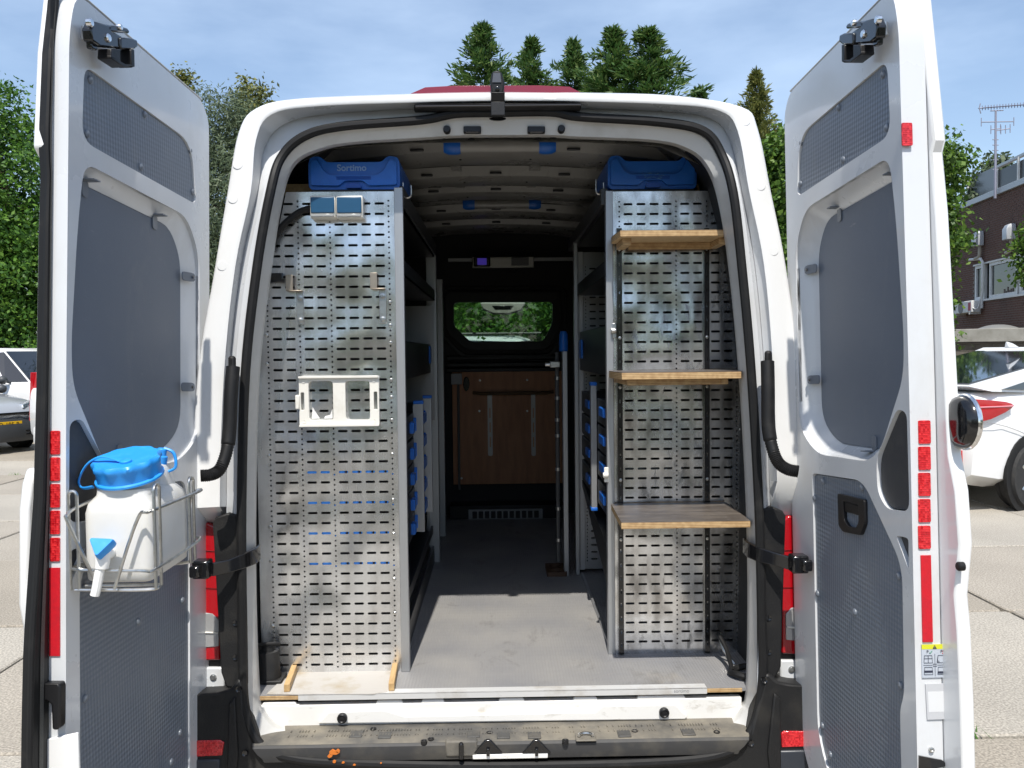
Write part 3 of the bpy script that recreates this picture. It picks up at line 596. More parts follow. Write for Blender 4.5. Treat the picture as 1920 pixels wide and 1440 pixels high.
for x0, x1 in ((914, 924), (995, 1004)):
    a, b_ = pq(x0, 738), pq(x1, 853); c = MB(); c.plate(rpoly(rect(a[0], b_[0], b_[1], a[1]), .012), [rpoly(rect((a[0]+b_[0])/2-.004, (a[0]+b_[0])/2+.004, z_, z_+.07), .003) for z_ in (b_[1]+.06, b_[1]+.16, b_[1]+.26)], fr, .047, .053); c.build('slotted_bracket', mat('dull_bracket_steel', (.42, .41, .39), .45, .5), wood)
for x, y in ((900, 713), (988, 712), (899, 770), (988, 770), (866, 895)):
    c = MB(); q = pq(x, y); c.lathe([(.008, 0), (.006, -.004), (.001, -.005)], (q[0], PY-.045, q[1]), (0, 1, 0), 10); c.build('screw', steel, wood)
a, b_ = pq(847, 700), pq(867, 720); c = MB(); c.box(a[0], b_[0], PY-.09, PY-.047, b_[1], a[1]); jb = c.build('junction_box', mat('grey_box_plastic', (.40, .41, .42), .5), wood, bev=.004)
q = pq(860, 720); q2 = pq(862, 916); c = MB(); c.tube([Vector((q[0], PY-.06, q[1])), Vector((q2[0], PY-.06, q2[1]))], .009, 8); c.build('conduit_pipe', mat('grey_pipe', (.16, .15, .14), .5), jb)
q = pq(875, 714); c = MB(); c.loft([[Vector((q[0]+.022*math.cos(k*math.pi/6), PY-.046-d, q[1]-.02+.05*math.sin(k*math.pi/6))) for k in range(12)] for d in (0, .02)], True, True); c.build('switch_rocker', gloss_black, wood, bev=.003)
a, b_ = pq(880, 947), pq(1015, 965); c = MB(); n = 11; W_ = b_[0]-a[0]
c.plate(rpoly(rect(a[0], b_[0], b_[1], a[1]), .006), [rpoly(rect(a[0]+W_*(k+.5+.12)/(n+1), a[0]+W_*(k+.5+.88)/(n+1), b_[1]+.012, a[1]-.012), .004) for k in range(n)], fr, .17, .176); gr = c.build('heater_grille', mat('grey_grille', (.34, .34, .33), .45), part)
c = MB(); c.box(-.34, .44, PY-.168, PY, FZ, .625); c.build('heater_box', blackp, part, bev=.008)
c = MB(); a = pq(842, 484); b_ = pq(1088, 496); c.box(a[0], b_[0], PY-.12, PY-.10, (a[1]+b_[1])/2-.012, (a[1]+b_[1])/2+.012); rail = c.build('cross_rail', alu_rail, part, bev=.002)
a, b_ = pq(886, 486), pq(1000, 505.5); c = MB(); c.box(a[0], b_[0], PY-.135, PY-.122, b_[1], a[1]); pl = c.build('control_plate', mat('plate_aluminium', (.6, .58, .54), .4, .7), rail, bev=.006)
a, b_ = pq(889, 486), pq(920, 504); c = MB(); c.box(a[0], b_[0], PY-.155, PY-.136, b_[1], a[1]); c.build('control_unit', gloss_black, rail, bev=.008)
a, b_ = pq(896, 489), pq(913, 501); c = MB(); c.box(a[0], b_[0], PY-.159, PY-.1555, b_[1], a[1]); c.build('control_display', mat('violet_display', (.05, .03, .25), .3, emis=((.13, .08, .75), .16)), rail)
a, b_ = pq(958, 487), pq(990, 502); c = MB(); c.box(a[0], b_[0], PY-.155, PY-.136, b_[1], a[1]); c.build('charger_unit', mat('grey_unit', (.22, .22, .22), .5), rail, bev=.004)
c = MB(); q = atY(972, 506, PY-.14); c.tube(smooth([q+Vector((0, 0, .01)), q+Vector((-.03, 0, -.02)), q+Vector((-.07, 0, .0))], 5), .004, 6); c.build('charger_lead', rubber, rail)

# ---- cab seen through the partition window
c = MB()
c.loft([[Vector((x, 4.6, z)) for x, z in ((-.78, 2.30), (0, 2.44), (.78, 2.30))], [Vector((x, 4.62, z)) for x, z in ((-.80, 2.16), (0, 2.25), (.80, 2.16))]], closed=False)
c.build('cab_header', paint, van, recalc=False)
P = [atY(x, y, 4.55) for x, y in ((900, 567), (986, 567), (978, 582), (955, 589), (925, 589), (905, 580))]
c = MB(); c.prism(P, (0, .12, 0)); oc = c.build('overhead_console', mat('light_grey_trim', (.34, .33, .30), .5), van, bev=.012)
P = [atY(x, y, 4.545) for x, y in ((922, 573), (964, 573), (958, 580), (928, 580))]; c = MB(); c.prism(P, (0, .02, 0)); c.build('console_pocket', gloss_black, oc, bev=.004)
c = MB(); c.box(-.85, .85, 4.5, 5.1, .9, 1.46); c.build('dashboard', blackp, van, bev=.05)
c = MB()
c.loft([[Vector((x*.86, 4.62+.02*abs(x), 2.22-.06*x*x)) for x in (-1, -.5, 0, .5, 1)], [Vector((x*.95, 5.25-.1*x*x, 1.42)) for x in (-1, -.5, 0, .5, 1)]], closed=False); c.build('windscreen', screen_m, van, recalc=False)
c = MB()
for s_ in (-1, 1):
    c.loft([[Vector((s_*x, Y, z)) for x, z in ((.96, 2.1), (1.0, 1.3), (1.0, .35))] for Y in (4.2, 4.65)], closed=False)
    c.loft([[Vector((s_*x, Y, z)) for x, z in ((1.0, 1.3), (1.0, .35))] for Y in (4.65, 5.8)], closed=False)
    c.tube([Vector((s_*.86, 4.64, 2.18)), Vector((s_*.97, 5.2, 1.40))], .05, 8)
c.loft([[Vector((x, 5.28-.1*(x/.95)**2, 1.40)) for x in (-.97, -.5, 0, .5, .97)], [Vector((x, 5.75-.1*x*x, 1.18)) for x in (-.97, -.5, 0, .5, .97)], [Vector((x, 5.92-.12*x*x, .98)) for x in (-.97, -.5, 0, .5, .97)], [Vector((x, 5.94-.12*x*x, .35)) for x in (-.97, -.5, 0, .5, .97)]], closed=False)
c.build('cab_body', paint, van)
def wheel(parent, cx, cy, r, wd, side, px=None):
    c = MB(); ax = Vector((side, 0, 0))
    c.lathe([(r*.62, -wd/2), (r*.93, -wd/2), (r, -wd*.38), (r, wd*.38), (r*.93, wd/2), (r*.64, wd/2)], (cx, cy, r), ax, 28); wo_ = c.build('wheel', tyre_m, parent)
    c = MB(); c.lathe([(r*.63, wd*.45), (r*.58, wd*.36), (r*.2, wd*.40), (.05, wd*.42)], (cx, cy, r), ax, 20); c.build('rim', steel, wo_)
for sx in (-1, 1):
    for yy in (1.15, 4.8): wheel(van, sx*.88, yy, .345, .22, sx)
# ================================================================== REAR DOORS
DAL = {1: R_(1.1), -1: R_(3.75)}
def daxes(s):
    a = Vector((0, math.sin(PHI), math.cos(PHI))); b = Vector((0, -math.cos(PHI), math.sin(PHI)))
    d = b*math.cos(DAL[s])+Vector((s, 0, 0))*math.sin(DAL[s]); n = a.cross(d)
    if n.x*s > 0: n = -n
    return Vector((s*.96, 0, .56)), d, a, n
_o, _d, _a, _n = daxes(1)
def ruv(x, y, off=0.):
    P = hit(x, y, _o+_n*off, _n)-_o; return (P.dot(_d), P.dot(_a))
def ref(x, y, u=.724):                 # on the door's closing edge: (depth n, height v)
    P = hit(x, y, _o+_d*u, _d)-_o; return (P.dot(_n), P.dot(_a))
FLANGE_L = [(-.32, .80), (.10, .792), (.235, .79), (.40, .785), (.60, .765), (.72, .752), (.99, .742), (1.37, .734), (1.515, .728), (1.54, .738), (1.77, .725), (1.93, .70)]
FLANGE_R = [(-.32, .80), (.235, .80), (.40, .795), (.48, .786), (.60, .81), (.72, .80), (.80, .775), (.99, .765), (1.18, .755), (1.37, .745), (1.515, .728), (1.54, .742), (1.77, .712), (1.93, .69)]
reflect_dark = mat('worn_tape', (.3, .3, .3), .5)
def build_door(s):
    T = .062 if s > 0 else .040
    FLANGE = FLANGE_R if s > 0 else FLANGE_L
    o, d, a, n = daxes(s)
    if s < 0: o = o-d*.045; d = d*(1+.045/.722)
    fr = (o, d, a, n)
    def pt(u, v, w=0.): return o+d*u+a*v+n*w
    box = rpoly([(-.05, -.12), (-.05, 1.88), (.0, 1.93), (.69, 1.93), (.716, 1.82), (.722, 1.3), (.726, .99), (.724, .27), (.722, -.30), (.12, -.30)], [.12, .06, .05, .05, .05, .2, .2, .2, .01, .14], 5)
    h_top = rpoly([(.045, 1.578), (.665, 1.578), (.655, 1.768), (.075, 1.768)], [.035, .05, .04, .12], 6)
    h_mid = rpoly([(.025, .84), (.025, 1.42), (.11, 1.525), (.655, 1.528), (.682, 1.36), (.706, 1.08), (.700, .98), (.575, .80), (.50, .765), (.16, .765)], [.10, .08, .08, .05, .1, .1, .05, .05, .05, .08], 5)
    h_low = rpoly([(.125, -.10), (.125, .705), (.47, .712), (.672, .525), (.668, .215), (.645, .17), (.645, -.22), (.25, -.22)], [.08, .02, .05, .05, .05, .04, .02, .1], 5)
    h_c1 = rpoly([(.552, .69), (.550, .776), (.665, .905), (.712, .895), (.714, .66), (.60, .652)], [.03, .03, .03, .02, .03, .03], 4)
    h_c2 = rpoly([(.645, .594), (.706, .596), (.704, .52)], .012, 3)
    holes = [h_top, h_mid, h_low, h_c1, h_c2]
    if s < 0: h_low = rpoly([(.095, -.20), (.095, .60), (.13, .705), (.47, .712), (.672, .525), (.668, .1), (.645, -.24), (.2, -.24)], [.03, .03, .03, .05, .05, .05, .02, .05], 5); holes[2] = h_low
    c = MB(); c.plate(box, holes, fr, -T, 0); D = c.build('rear_door', paint_in, van, bev=.010, seg=3)
    D['label'] = 'right rear door swung open, with black recessed handle and stickers on its edge' if s > 0 else 'left rear door swung open, with a water canister hanging on it'
    # outer skin with the folded flange round it
    top = [(.66, 1.962), (.0, 1.962), (-.055, 1.93), (-.066, 1.86), (-.066, -.1), (.1, -.32)]
    outl = [(v-(.016 if s < 0 and u < 1.52 else 0), u) for u, v in FLANGE]; skin = outl+top
    c = MB(); c.plate(skin, [], fr, -T-.034, -T-.002); c.build('outer_skin', paint, D, bev=.006)
    # hem bead along the top and hinge edge
    c = MB(); c.tube([pt(u, v, -T+.006) for u, v in ((.70, 1.950), (.0, 1.950), (-.045, 1.922), (-.058, 1.87), (-.058, 1.2))], .0085, 8); c.tube([pt(u, v, -.004) for u, v in ((.68, 1.936), (.0, 1.936))], .004, 6); c.build('hem', mat('grey_sealant', (.36, .36, .35), .55), D)
    # recess walls
    mid_px = [(1512, 440), (1530, 405), (1560, 386), (1655, 333), (1674, 333), (1700, 600), (1702, 690), (1648, 843), (1560, 833), (1535, 803), (1515, 720)]
    depth = -.05 if s > 0 else -.034
    mp_ = rpoly([(.085, .87), (.085, 1.40), (.155, 1.482), (.66, 1.488), (.70, 1.3), (.716, 1.05), (.705, .97), (.575, .805), (.50, .795), (.20, .80)], [.09, .06, .06, .03, .1, .1, .05, .05, .05, .08], 5)
    A = resample([(p.x, p.y, 0) for p in h_mid], 90, True); B = [None]*90
    Bp = resample([(p.x, p.y, 0) for p in mp_], 360, True)
    for i, p in enumerate(A): B[i] = min(Bp, key=lambda q: (q-p).length_squared)
    c = MB(); c.loft([[pt(p.x, p.y, -.003) for p in A], [pt(p.x, p.y, -.012) for p in A], [pt(p.x, p.y, depth-.004) for p in B]], True); c.build('recess_wall', paint_in, D, ang=60)
    def insert(P, n0, n1, m_, nm, shrink_=0., bev=.0015):
        cx = sum(p[0] for p in P)/len(P); cy = sum(p[1] for p in P)/len(P)
        Q = [Vector((p[0]+(cx-p[0])/max(.01, math.hypot(cx-p[0], cy-p[1]))*shrink_, p[1]+(cy-p[1])/max(.01, math.hypot(cx-p[0], cy-p[1]))*shrink_)) for p in P]
        c = MB(); c.plate(Q, [], fr, n0, n1); return c.build(nm, m_, D, bev=bev)
    insert(h_top, -.014, -.006, board, 'lining_board', .003); insert(h_low, -.014, -.006, board, 'lining_board', .003)
    insert(mp_, depth-.006, depth, board_fine, 'lining_board')
    insert(h_c1, -.020, -.010, mat('dark_grey_cover', (.05, .05, .053), .6, noise=(30, (.075, .073, .07), .5, .8), bump=(300, .1)), 'cover_pad', .002); insert(h_c2, -.020, -.010, MATS['dark_grey_cover'], 'cover_pad', .002)
    bk = MB(); bk.plate(rpoly([(.0, -.2), (.0, 1.85), (.70, 1.85), (.71, -.2)], .05), [], fr, -T-.0005, -T+.0035); bk.build('door_core', dark_in, D)
    # button heads on the boards
    heads = [(1655, 140), (1572, 202), (1502, 268), (1662, 240), (1580, 300), (1500, 345), (1543, 902), (1616, 914), (1527, 934), (1532, 1113), (1602, 1148), (1685, 1080), (1688, 1285), (1541, 1361), (1556, 1415)]
    hd = mat('grey_fixing', (.16, .18, .21), .35)
    for x, y in heads:
        u, v = ruv(x, y, -.004); c = MB(); c.lathe([(.0105, 0), (.010, .003), (.006, .006), (.001, .0068)], pt(u, v, -.006), n, 12); c.build('button_head', hd, D)
    # grey clips round the middle board
    for u, v, up in ((.60, 1.498, 1), (.25, 1.494, 1), (.085, 1.342, 0), (.09, .993, 0), (.44, .79, -1)):
        c = MB()
        if up: P = rpoly([(u-.013, v-up*.04), (u+.013, v-up*.04), (u+.013, v), (u-.013, v)], .009, 3); c.prism([pt(p.x, p.y, depth+.001) for p in P], n*.003); c.obox(pt(u-.013, v, depth), d*.026, a*(.003*up), n*.035)
        else: P = rpoly([(u-.035, v-.014), (u+.016, v-.014), (u+.016, v+.014), (u-.035, v+.014)], .012, 3); c.prism([pt(p.x, p.y, depth+.012+.5*max(0, u+.0-p.x)) for p in P], n*.003)
        k = c.build('board_clip', hd, D)
        if not up: c = MB(); c.lathe([(.005, 0), (.004, .003), (.001, .003)], pt(u-.022, v, depth+.03), n, 8); c.build('clip_screw', gloss_black, D)
    # upper lock
    def px_prism(mb, P, w0, w1): w0 = w0*.5+.025 if w0 < .03 else w0; mb.prism([pt(*ruv(x, y, (w0+w1)/2), w0) for x, y in P], n*(w1-w0))
    c = MB()
    px_prism(c, [(1648, 34), (1654, 48), (1652, 70), (1640, 80), (1606, 83), (1606, 60), (1622, 50), (1622, 40)], .0, .05)
    px_prism(c, [(1624, 40), (1624, 52), (1606, 53), (1592, 54), (1590, 50), (1594, 44), (1606, 40)], .02, .05)
    px_prism(c, [(1608, 62), (1608, 84), (1588, 84), (1581, 78), (1582, 66), (1590, 62)], .01, .055)
    px_prism(c, [(1652, 70), (1651, 84), (1643, 88), (1640, 78)], .0, .04)
    lk = c.build('upper_lock', gloss_black, D, bev=.004)
    c = MB(); px_prism(c, [(1590, 84), (1590, 116), (1595, 118), (1595, 84)], .0, .06); px_prism(c, [(1590, 114), (1606, 118), (1627, 102), (1627, 96), (1604, 112), (1595, 112)], .0, .06); px_prism(c, [(1626, 84), (1627, 102), (1612, 108), (1612, 84)], .0, .06); c.build('lock_cup', blackp, lk, bev=.003)
    for x, y, r in ((1620, 64, .011), (1601, 43, .008), (1646, 37, .010)):
        c = MB(); c.lathe([(r, -.006), (r, .003), (r*.75, .006), (.001, .0065)], pt(*ruv(x, y, .05), .05), n, 12); c.build('rivet', chrome, lk)
    q = pt(*ruv(1650, 54, .03), .025); c = MB(); c.tube([q-a*.02, q+a*.012], .014, 12); c.build('pivot_pin', steel, lk)
    # -------- closing edge
    ue = .7265
    if s < 0: ue = .7265
    ef = (o+d*ue, n, a, d)                                     # x: depth, y: height, z: outward from the edge
    def edge_plate(P, z0, z1, m_, nm, bev=0., par=None):
        c = MB(); c.plate(P, [], ef, z0, z1); return c.build(nm, m_, par or D, bev=bev)
    for y0, y1 in ((788, 832), (837, 881), (886, 930), (935, 979), (985, 1029)):
        n0, v0 = ref(1743, y0); n1, v1 = ref(1721, y1)
        if s < 0: n0, n1 = -.037, -.013
        edge_plate(rpoly(rect(min(n0, n1), max(n0, n1), v1, v0), .004, 3), -.002, .002, red_refl, 'edge_reflector', .0008)
    n0, v0 = ref(1725, 1041); n1, v1 = ref(1748, 1203)
    if s < 0: n0, n1 = -.013, -.038
    edge_plate(rect(min(n0, n1), max(n0, n1), v1, v0), -.002, .0012, red_tape, 'edge_tape')
    if s > 0:
        n0, v0 = ref(1689, 231); n1, v1 = ref(1710, 274); edge_plate(rpoly(rect(min(n0, n1), max(n0, n1), v1, v0), .004, 3), -.002, .002, red_refl, 'edge_reflector', .0008)
        def st(x, y): q = ref(x, y); return (q[0], q[1])
        # warning sticker: yellow head, grey body, four little vans
        grey_st = mat('sticker_grey', (.46, .50, .56), .4); yel = mat('sticker_yellow', (.62, .62, .03), .45); ink = mat('sticker_ink', (.03, .035, .06), .5); ink_r = mat('sticker_red', (.6, .02, .03), .5); ink_g = mat('sticker_green', (.05, .28, .16), .5)
        x0, y1 = st(1726.5, 1208); x1, y0 = st(1776, 1269)
        xa, xb = min(x0, x1), max(x0, x1)
        edge_plate(rect(xa, xb, y0, y1), -.002, .0010, grey_st, 'warning_sticker')
        W_, H_ = xa-xb, y1-y0
        W_ = abs(W_)
        # writing direction: seen from behind the reader's right is -n
        def sp_(fx, fy, z=.0018): return o+d*(ue+z)+n*(xb-fx*W_)+a*(y1-fy*H_)
        stk = edge_plate(rect(xa, xb, y1-H_*.14, y1), -.001, .0014, yel, 'sticker_head')
        stk.parent = D
        c = MB(); c.prism([sp_(.42, .13), sp_(.58, .13), sp_(.50, .015)], d*.0004); c.build('warning_triangle', ink, D)
        text_mesh('!', H_*.10, sp_(.5, .085, .0024), -n, a, 'warning_mark', yel, D, .0001)
        text_mesh('P', H_*.13, sp_(.22, .22), -n, a, 'sticker_letter', ink, D, .0001); text_mesh('P', H_*.13, sp_(.76, .22), -n, a, 'sticker_letter', ink, D, .0001)
        def strokes(L_, r, m_, nm):
            c = MB()
            for l in L_: c.tube([sp_(*p) for p in l], r, 5)
            return c.build(nm, m_, D)
        strokes([[(.29, .24), (.32, .27), (.40, .19)]], .0007, ink_g, 'sticker_tick')
        strokes([[(.79, .20), (.90, .28)], [(.90, .20), (.79, .28)]], .0007, ink_r, 'sticker_cross')
        def van_icon(x, y, kind):
            w_, h_ = .17, .20; L_ = [[(x-w_, y+h_*.55), (x-w_*.85, y-h_*.55), (x+w_*.85, y-h_*.55), (x+w_, y+h_*.55), (x-w_, y+h_*.55)]]
            if kind == 0: L_ += [[(x, y-h_*.55), (x, y+h_*.55)], [(x-w_, y-.02), (x+w_, y-.02)]]
            if kind == 1: L_ += [[(x-w_*1.1, y+h_*.5), (x-w_*.9, y-h_*.4)], [(x+w_*1.1, y+h_*.5), (x+w_*.9, y-h_*.4)], [(x-w_*.8, y+.05), (x-w_*.6, y+.09), (x-w_*.9, y+.11)], [(x+w_*.8, y+.05), (x+w_*.6, y+.09), (x+w_*.9, y+.11)]]
            strokes(L_, .00055, ink, 'sticker_pictogram')
            if kind >= 2:
                c = MB(); c.prism([sp_(x-w_, y-.01+.03*(kind-2)), sp_(x+w_, y-.01+.03*(kind-2)), sp_(x+w_, y+.05+.03*(kind-2)), sp_(x-w_, y+.05+.03*(kind-2))], d*.0003); c.build('sticker_band', ink, D)
        van_icon(.24, .44, 0); van_icon(.77, .44, 1); van_icon(.24, .79, 2); van_icon(.77, .79, 3)
        strokes([[(.5, .28), (.5, .57)], [(.5, .68), (.5, .95)], [(.05, .62), (.40, .62)], [(.60, .62), (.95, .62)]], .0004, ink, 'sticker_rule')
        strokes([[(.43, .585), (.57, .585), (.57, .655), (.43, .655), (.43, .585)], [(.5, .585), (.5, .655)]], .0005, ink, 'sticker_book')
        # plain grey label below it
        P = [st(1734, 1282), st(1779, 1280.5), st(1782, 1347), st(1737.5, 1348.5)]; edge_plate(P, -.002, .0010, mat('label_grey', (.50, .51, .53), .4), 'paper_label')
        P = [st(1738, 1296), st(1776, 1295), st(1778, 1333), st(1740, 1334)]; edge_plate(P, -.001, .0013, mat('label_white', (.66, .67, .68), .4), 'paper_label')
        for x, y in ((1745.5, 1405), (1775.5, 1403)):
            q = ref(x, y); c = MB(); c.lathe([(.006, -.002), (.006, .003), (.003, .004), (.001, .002)], o+d*ue+n*q[0]+a*q[1], d, 12); c.build('edge_screw', steel, D)
        P = [st(1722, 1416), st(1765, 1424), st(1772, 1430), st(1770, 1436), st(1722, 1446)]; edge_plate(P, -.004, .0015, gloss_black, 'latch_slot')
        # badge cup seen from behind at the edge of the outer skin
        c0 = hit(1797, 791, o+d*.79, d)
        ax = -n
        c = MB(); c.lathe([(.015, -.012), (.045, -.010), (.057, -.002), (.062, .010), (.062, .014), (.05, .018), (.001, .018)], c0, ax, 28)
        bd = c.build('badge_cup', gloss_black, D)
        c = MB(); c.lathe([(.062, .010), (.065, .013), (.0655, .017), (.062, .021), (.05, .022), (.001, .022)], c0, ax, 28, False); c.build('badge_rim', chrome, bd)
        c = MB(); c.obox(c0-a*.045-d*.075+n*.006, a*.09, d*.05, n*-.012); c.build('badge_bracket', paint, bd, bev=.004)
        for z_ in (-.045, .045):
            c = MB(); c.lathe([(.007, -.005), (.007, .006), (.004, .009), (.001, .009)], c0+a*z_-d*.055+n*.006, n, 10); c.build('badge_clip', gloss_black, bd)
        q = hit(1797, 1062, o-n*.062, n)-o; c = MB(); c.lathe([(.010, -.01), (.0105, .002), (.008, .005), (.001, .0055)], pt(q.dot(d), q.dot(a), -.064), n, 14); c.build('rubber_stop', rubber, D)
        # recessed inside handle
        hp = rpoly([(.318, .572), (.345, .558), (.455, .565), (.482, .60), (.482, .662), (.315, .662)], [.008, .01, .01, .01, .008, .008]); hh = rpoly([(.355, .592), (.38, .578), (.43, .580), (.448, .60), (.448, .645), (.352, .645)], .008)
        c = MB(); c.plate(hp, [hh], fr, -.012, .004); hd_ = c.build('inside_handle', blackp, D, bev=.003)
        c = MB(); c.plate(hh, [], fr, -.02, -.0155); c.build('handle_pocket', gloss_black, hd_)
        c = MB(); c.obox(pt(.352, .615, -.008), d*.096, a*.03, n*.009); c.build('handle_bar', blackp, hd_, bev=.004)
    else:
        # seal along the free edge of this door
        vv = np.linspace(-.32, 1.94, 40)
        fu = [np.interp(v, [f[0] for f in FLANGE], [f[1] for f in FLANGE]) for v in vv]
        c = MB(); c.loft([[pt(.7275, v, -.039) for v in vv], [pt(f*.5+.366, v, -.034) for v, f in zip(vv, fu)], [pt(f-.004, v, -.037) for v, f in zip(vv, fu)], [pt(f+.002, v, -.048) for v, f in zip(vv, fu)], [pt(f+.0005, v, -.060) for v, f in zip(vv, fu)]], False)
        sl_ = c.build('edge_seal', rubber, D, recalc=False)
        c = MB(); c.tube([pt(f-.002, v, -.042) for v, f in zip(vv, fu)], .0075, 8); c.build('seal_lip', rubber, sl_)
        rb = MB(); rb.loft([[pt(f*.45+.729*.55-.003, v, -.0335) for v, f in zip(vv, fu)], [pt(f*.6+.729*.4+.002, v, -.0335) for v, f in zip(vv, fu)]], False); rb.build('seal_strip', mat('grey_rubber', (.065, .065, .06), .7, bump=(120, .5, (1, 1, 6))), sl_, recalc=False)
        # plate recess bulging on the outside of the skin
        c = MB(); P = [(.55, .40), (.735, .40), (.755, .48), (.755, .70), (.745, .755), (.728, .79), (.55, .79)]
        c.loft([[pt(u, v, -.070) for u, v in P], [pt(u*.99+.002, v, -.098) for u, v in P]], True, True); c.build('plate_recess', paint, D, bev=.008)
        # pull handle and screw on the closing edge
        def stl(x, y): Q = hit(x, y, o+d*ue, d)-o; return (Q.dot(n), Q.dot(a))
        P = [stl(*q) for q in ((73, 1281), (80, 1276), (122, 1276), (124, 1283), (123, 1355), (118, 1363), (108, 1361), (106, 1315), (98, 1308), (78, 1302))]
        c = MB(); c.plate(P, [], ef, -.002, .022); c.build('pull_handle', blackp, D, bev=.005)
        q = stl(86, 1261); c = MB(); c.lathe([(.006, -.002), (.006, .003), (.003, .004), (.001, .002)], o+d*ue+n*q[0]+a*q[1], d, 12); c.build('edge_screw', steel, D)
        P = [stl(*q) for q in ((72, 1388), (148, 1372), (152, 1460), (60, 1460))]
        c = MB(); c.plate(P, [], ef, -.002, .006); c.build('edge_pad', paint, D, bev=.003)
    return D
door_r = build_door(1); door_l = build_door(-1)

# ---- water canister in its wire holder on the left door
X1, X2, Y1, Y2 = -.985, -.822, -.655, -.405
ZB = 1.115
wh = thing('wire_holder', (-.93, -.5, ZB), 'galvanised wire holder on the left door carrying the water canister', 'wire rack')
r = .0042
def wire(P, rr=r, sm=0, nm='wire'):
    c = MB(); c.tube(smooth(P, sm) if sm else P, rr, 8); return c.build(nm, steel, wh)
e = .012
xa, xb, ya, yb = X1-.012, X2+.012, Y1-.014, Y2+.01
def hair(x, y, z0, z1, dx, dy):
    P = [Vector((x-dx, y-dy, z0)), Vector((x-dx, y-dy, z1-.012))]+[Vector((x-dx*math.cos(t), y-dy*math.cos(t), z1-.012+.012*math.sin(t))) for t in np.linspace(.3, math.pi-.3, 6)]+[Vector((x+dx, y+dy, z1-.012)), Vector((x+dx, y+dy, z0))]
    return wire(P)
hair(xa, ya, ZB-.01, 1.338, .010, 0); hair(xb, ya+.02, ZB-.01, 1.348, 0, .016); hair(xb, yb-.03, ZB-.005, 1.332, 0, .016)
# base loops
wire([(xa, ya, ZB-.010), (xb-.02, ya, ZB-.012), (xb, ya+.02, ZB-.010)], r, 4)
wire([(xb, ya+.036, ZB-.010), (xb-.05, ya+.05, ZB-.014), (xa, ya+.05, ZB-.014)], r, 4); wire([(xb, yb-.03, ZB-.005), (xb-.05, yb-.03, ZB-.012), (xa, yb-.03, ZB-.012)], r, 4)
wire([(xa+.004, ya+.05, 1.158), (xa+.002, ya-.004, 1.155), (xb-.03, ya-.006, 1.150), (xb+.004, ya+.004, 1.152), (xb+.006, yb, 1.158), (xb-.02, yb+.035, 1.160)], r, 5)
# V front and upper rail
wire([(xa+.012, ya+.09, 1.305), (xa+.006, ya+.0, 1.298), (xa+.004, ya-.034, 1.288), (xa+.010, ya-.040, 1.268), (X1+.052, ya-.016, ZB-.006)], r, 5); wire([(X1+.085, ya-.012, ZB-.006), (xb-.034, ya-.008, 1.272), (xb-.006, ya+.006, 1.288), (xb+.006, yb+.012, 1.288), (xb-.01, yb+.03, 1.285), (xb-.03, yb+.035, 1.25)], r, 5)
wire([(X1+.046, ya-.010, ZB-.008), (X1+.092, ya-.010, ZB-.008)], r)

can = thing('water_canister', (-.9, -.53, ZB), 'milky white plastic water canister with blue screw lid and small tap', 'water canister')
cxm, cym = (X1+X2)/2, (Y1+Y2)/2
def sq(x0, x1, y0, y1, z, r_, k=6):
    P = rpoly(rect(x0, x1, y0, y1), r_, k); return [Vector((p.x, p.y, z)) for p in P]
c = MB()
lo = [(.012, ZB, .02), (.002, ZB+.008, .028), (0, ZB+.03, .03), (0, ZB+.165, .03), (.004, ZB+.187, .034), (.016, ZB+.204, .042)]
rings = [sq(X1+i, X2-i, Y1+i, Y2-i, z, rr) for i, z, rr in lo]
top_ring = rings[-1]; nk = (cxm+.002, Y1+.082)
m_ = len(top_ring)
ang = [math.atan2(p.y-nk[1], p.x-nk[0]) for p in top_ring]
rings.append([Vector((nk[0]+.076*math.cos(t_), nk[1]+(.076 if math.sin(t_) < 0 else .095)*math.sin(t_), ZB+.220)) for t_ in ang])
rings.append([Vector((nk[0]+.066*math.cos(t_), nk[1]+.066*math.sin(t_), ZB+.228+.018*math.sin(t_))) for t_ in ang]); rings.append([Vector((nk[0]+.066*math.cos(t_), nk[1]+.066*math.sin(t_)-.01, ZB+.255+.018*math.sin(t_))) for t_ in ang])
c.loft(rings, True, True)
tank = c.build('tank', jerry, can, ang=60)
c = MB(); 
sh = [(cxm-.05, cxm+.062, Y2-.115, Y2-.02, ZB+.19, .02), (cxm-.045, cxm+.056, Y2-.11, Y2-.025, ZB+.235, .03), (cxm-.02, cxm+.050, Y2-.12, Y2-.04, ZB+.258, .028), (cxm+.0, cxm+.035, Y2-.10, Y2-.05, ZB+.266, .018)]
c.loft([sq(a_, b_, c_, d_, z, rr) for a_, b_, c_, d_, z, rr in sh], True, True); c.build('rear_shoulder', jerry, tank, ang=60)
# lid with scalloped rim
c = MB(); n_ = 72; z0 = ZB+.245
def ringl(rad, z, am): return [Vector((nk[0]+(rad+am*math.cos(11*2*math.pi*k/n_))*math.cos(2*math.pi*k/n_), nk[1]+(rad+am*math.cos(11*2*math.pi*k/n_))*math.sin(2*math.pi*k/n_), z)) for k in range(n_)]
c.loft([ringl(.070, z0-.006, 0), ringl(.079, z0-.004, 0), ringl(.079, z0+.001, 0), ringl(.074, z0+.004, 0), ringl(.0745, z0+.028, .0012), ringl(.078, z0+.034, .0035), ringl(.0775, z0+.044, .0035), ringl(.073, z0+.049, .002), ringl(.062, z0+.047, .0), ringl(.02, z0+.047, 0), ringl(.002, z0+.047, 0)], True, True)
TI = Matrix.Translation((nk[0], nk[1]-.006, z0)) @ Matrix.Rotation(R_(15), 4, 'X') @ Matrix.Rotation(R_(-3), 4, 'Y') @ Matrix.Translation((-nk[0], -nk[1], -z0))
c.v = [tuple(TI @ Vector(v)) for v in c.v]
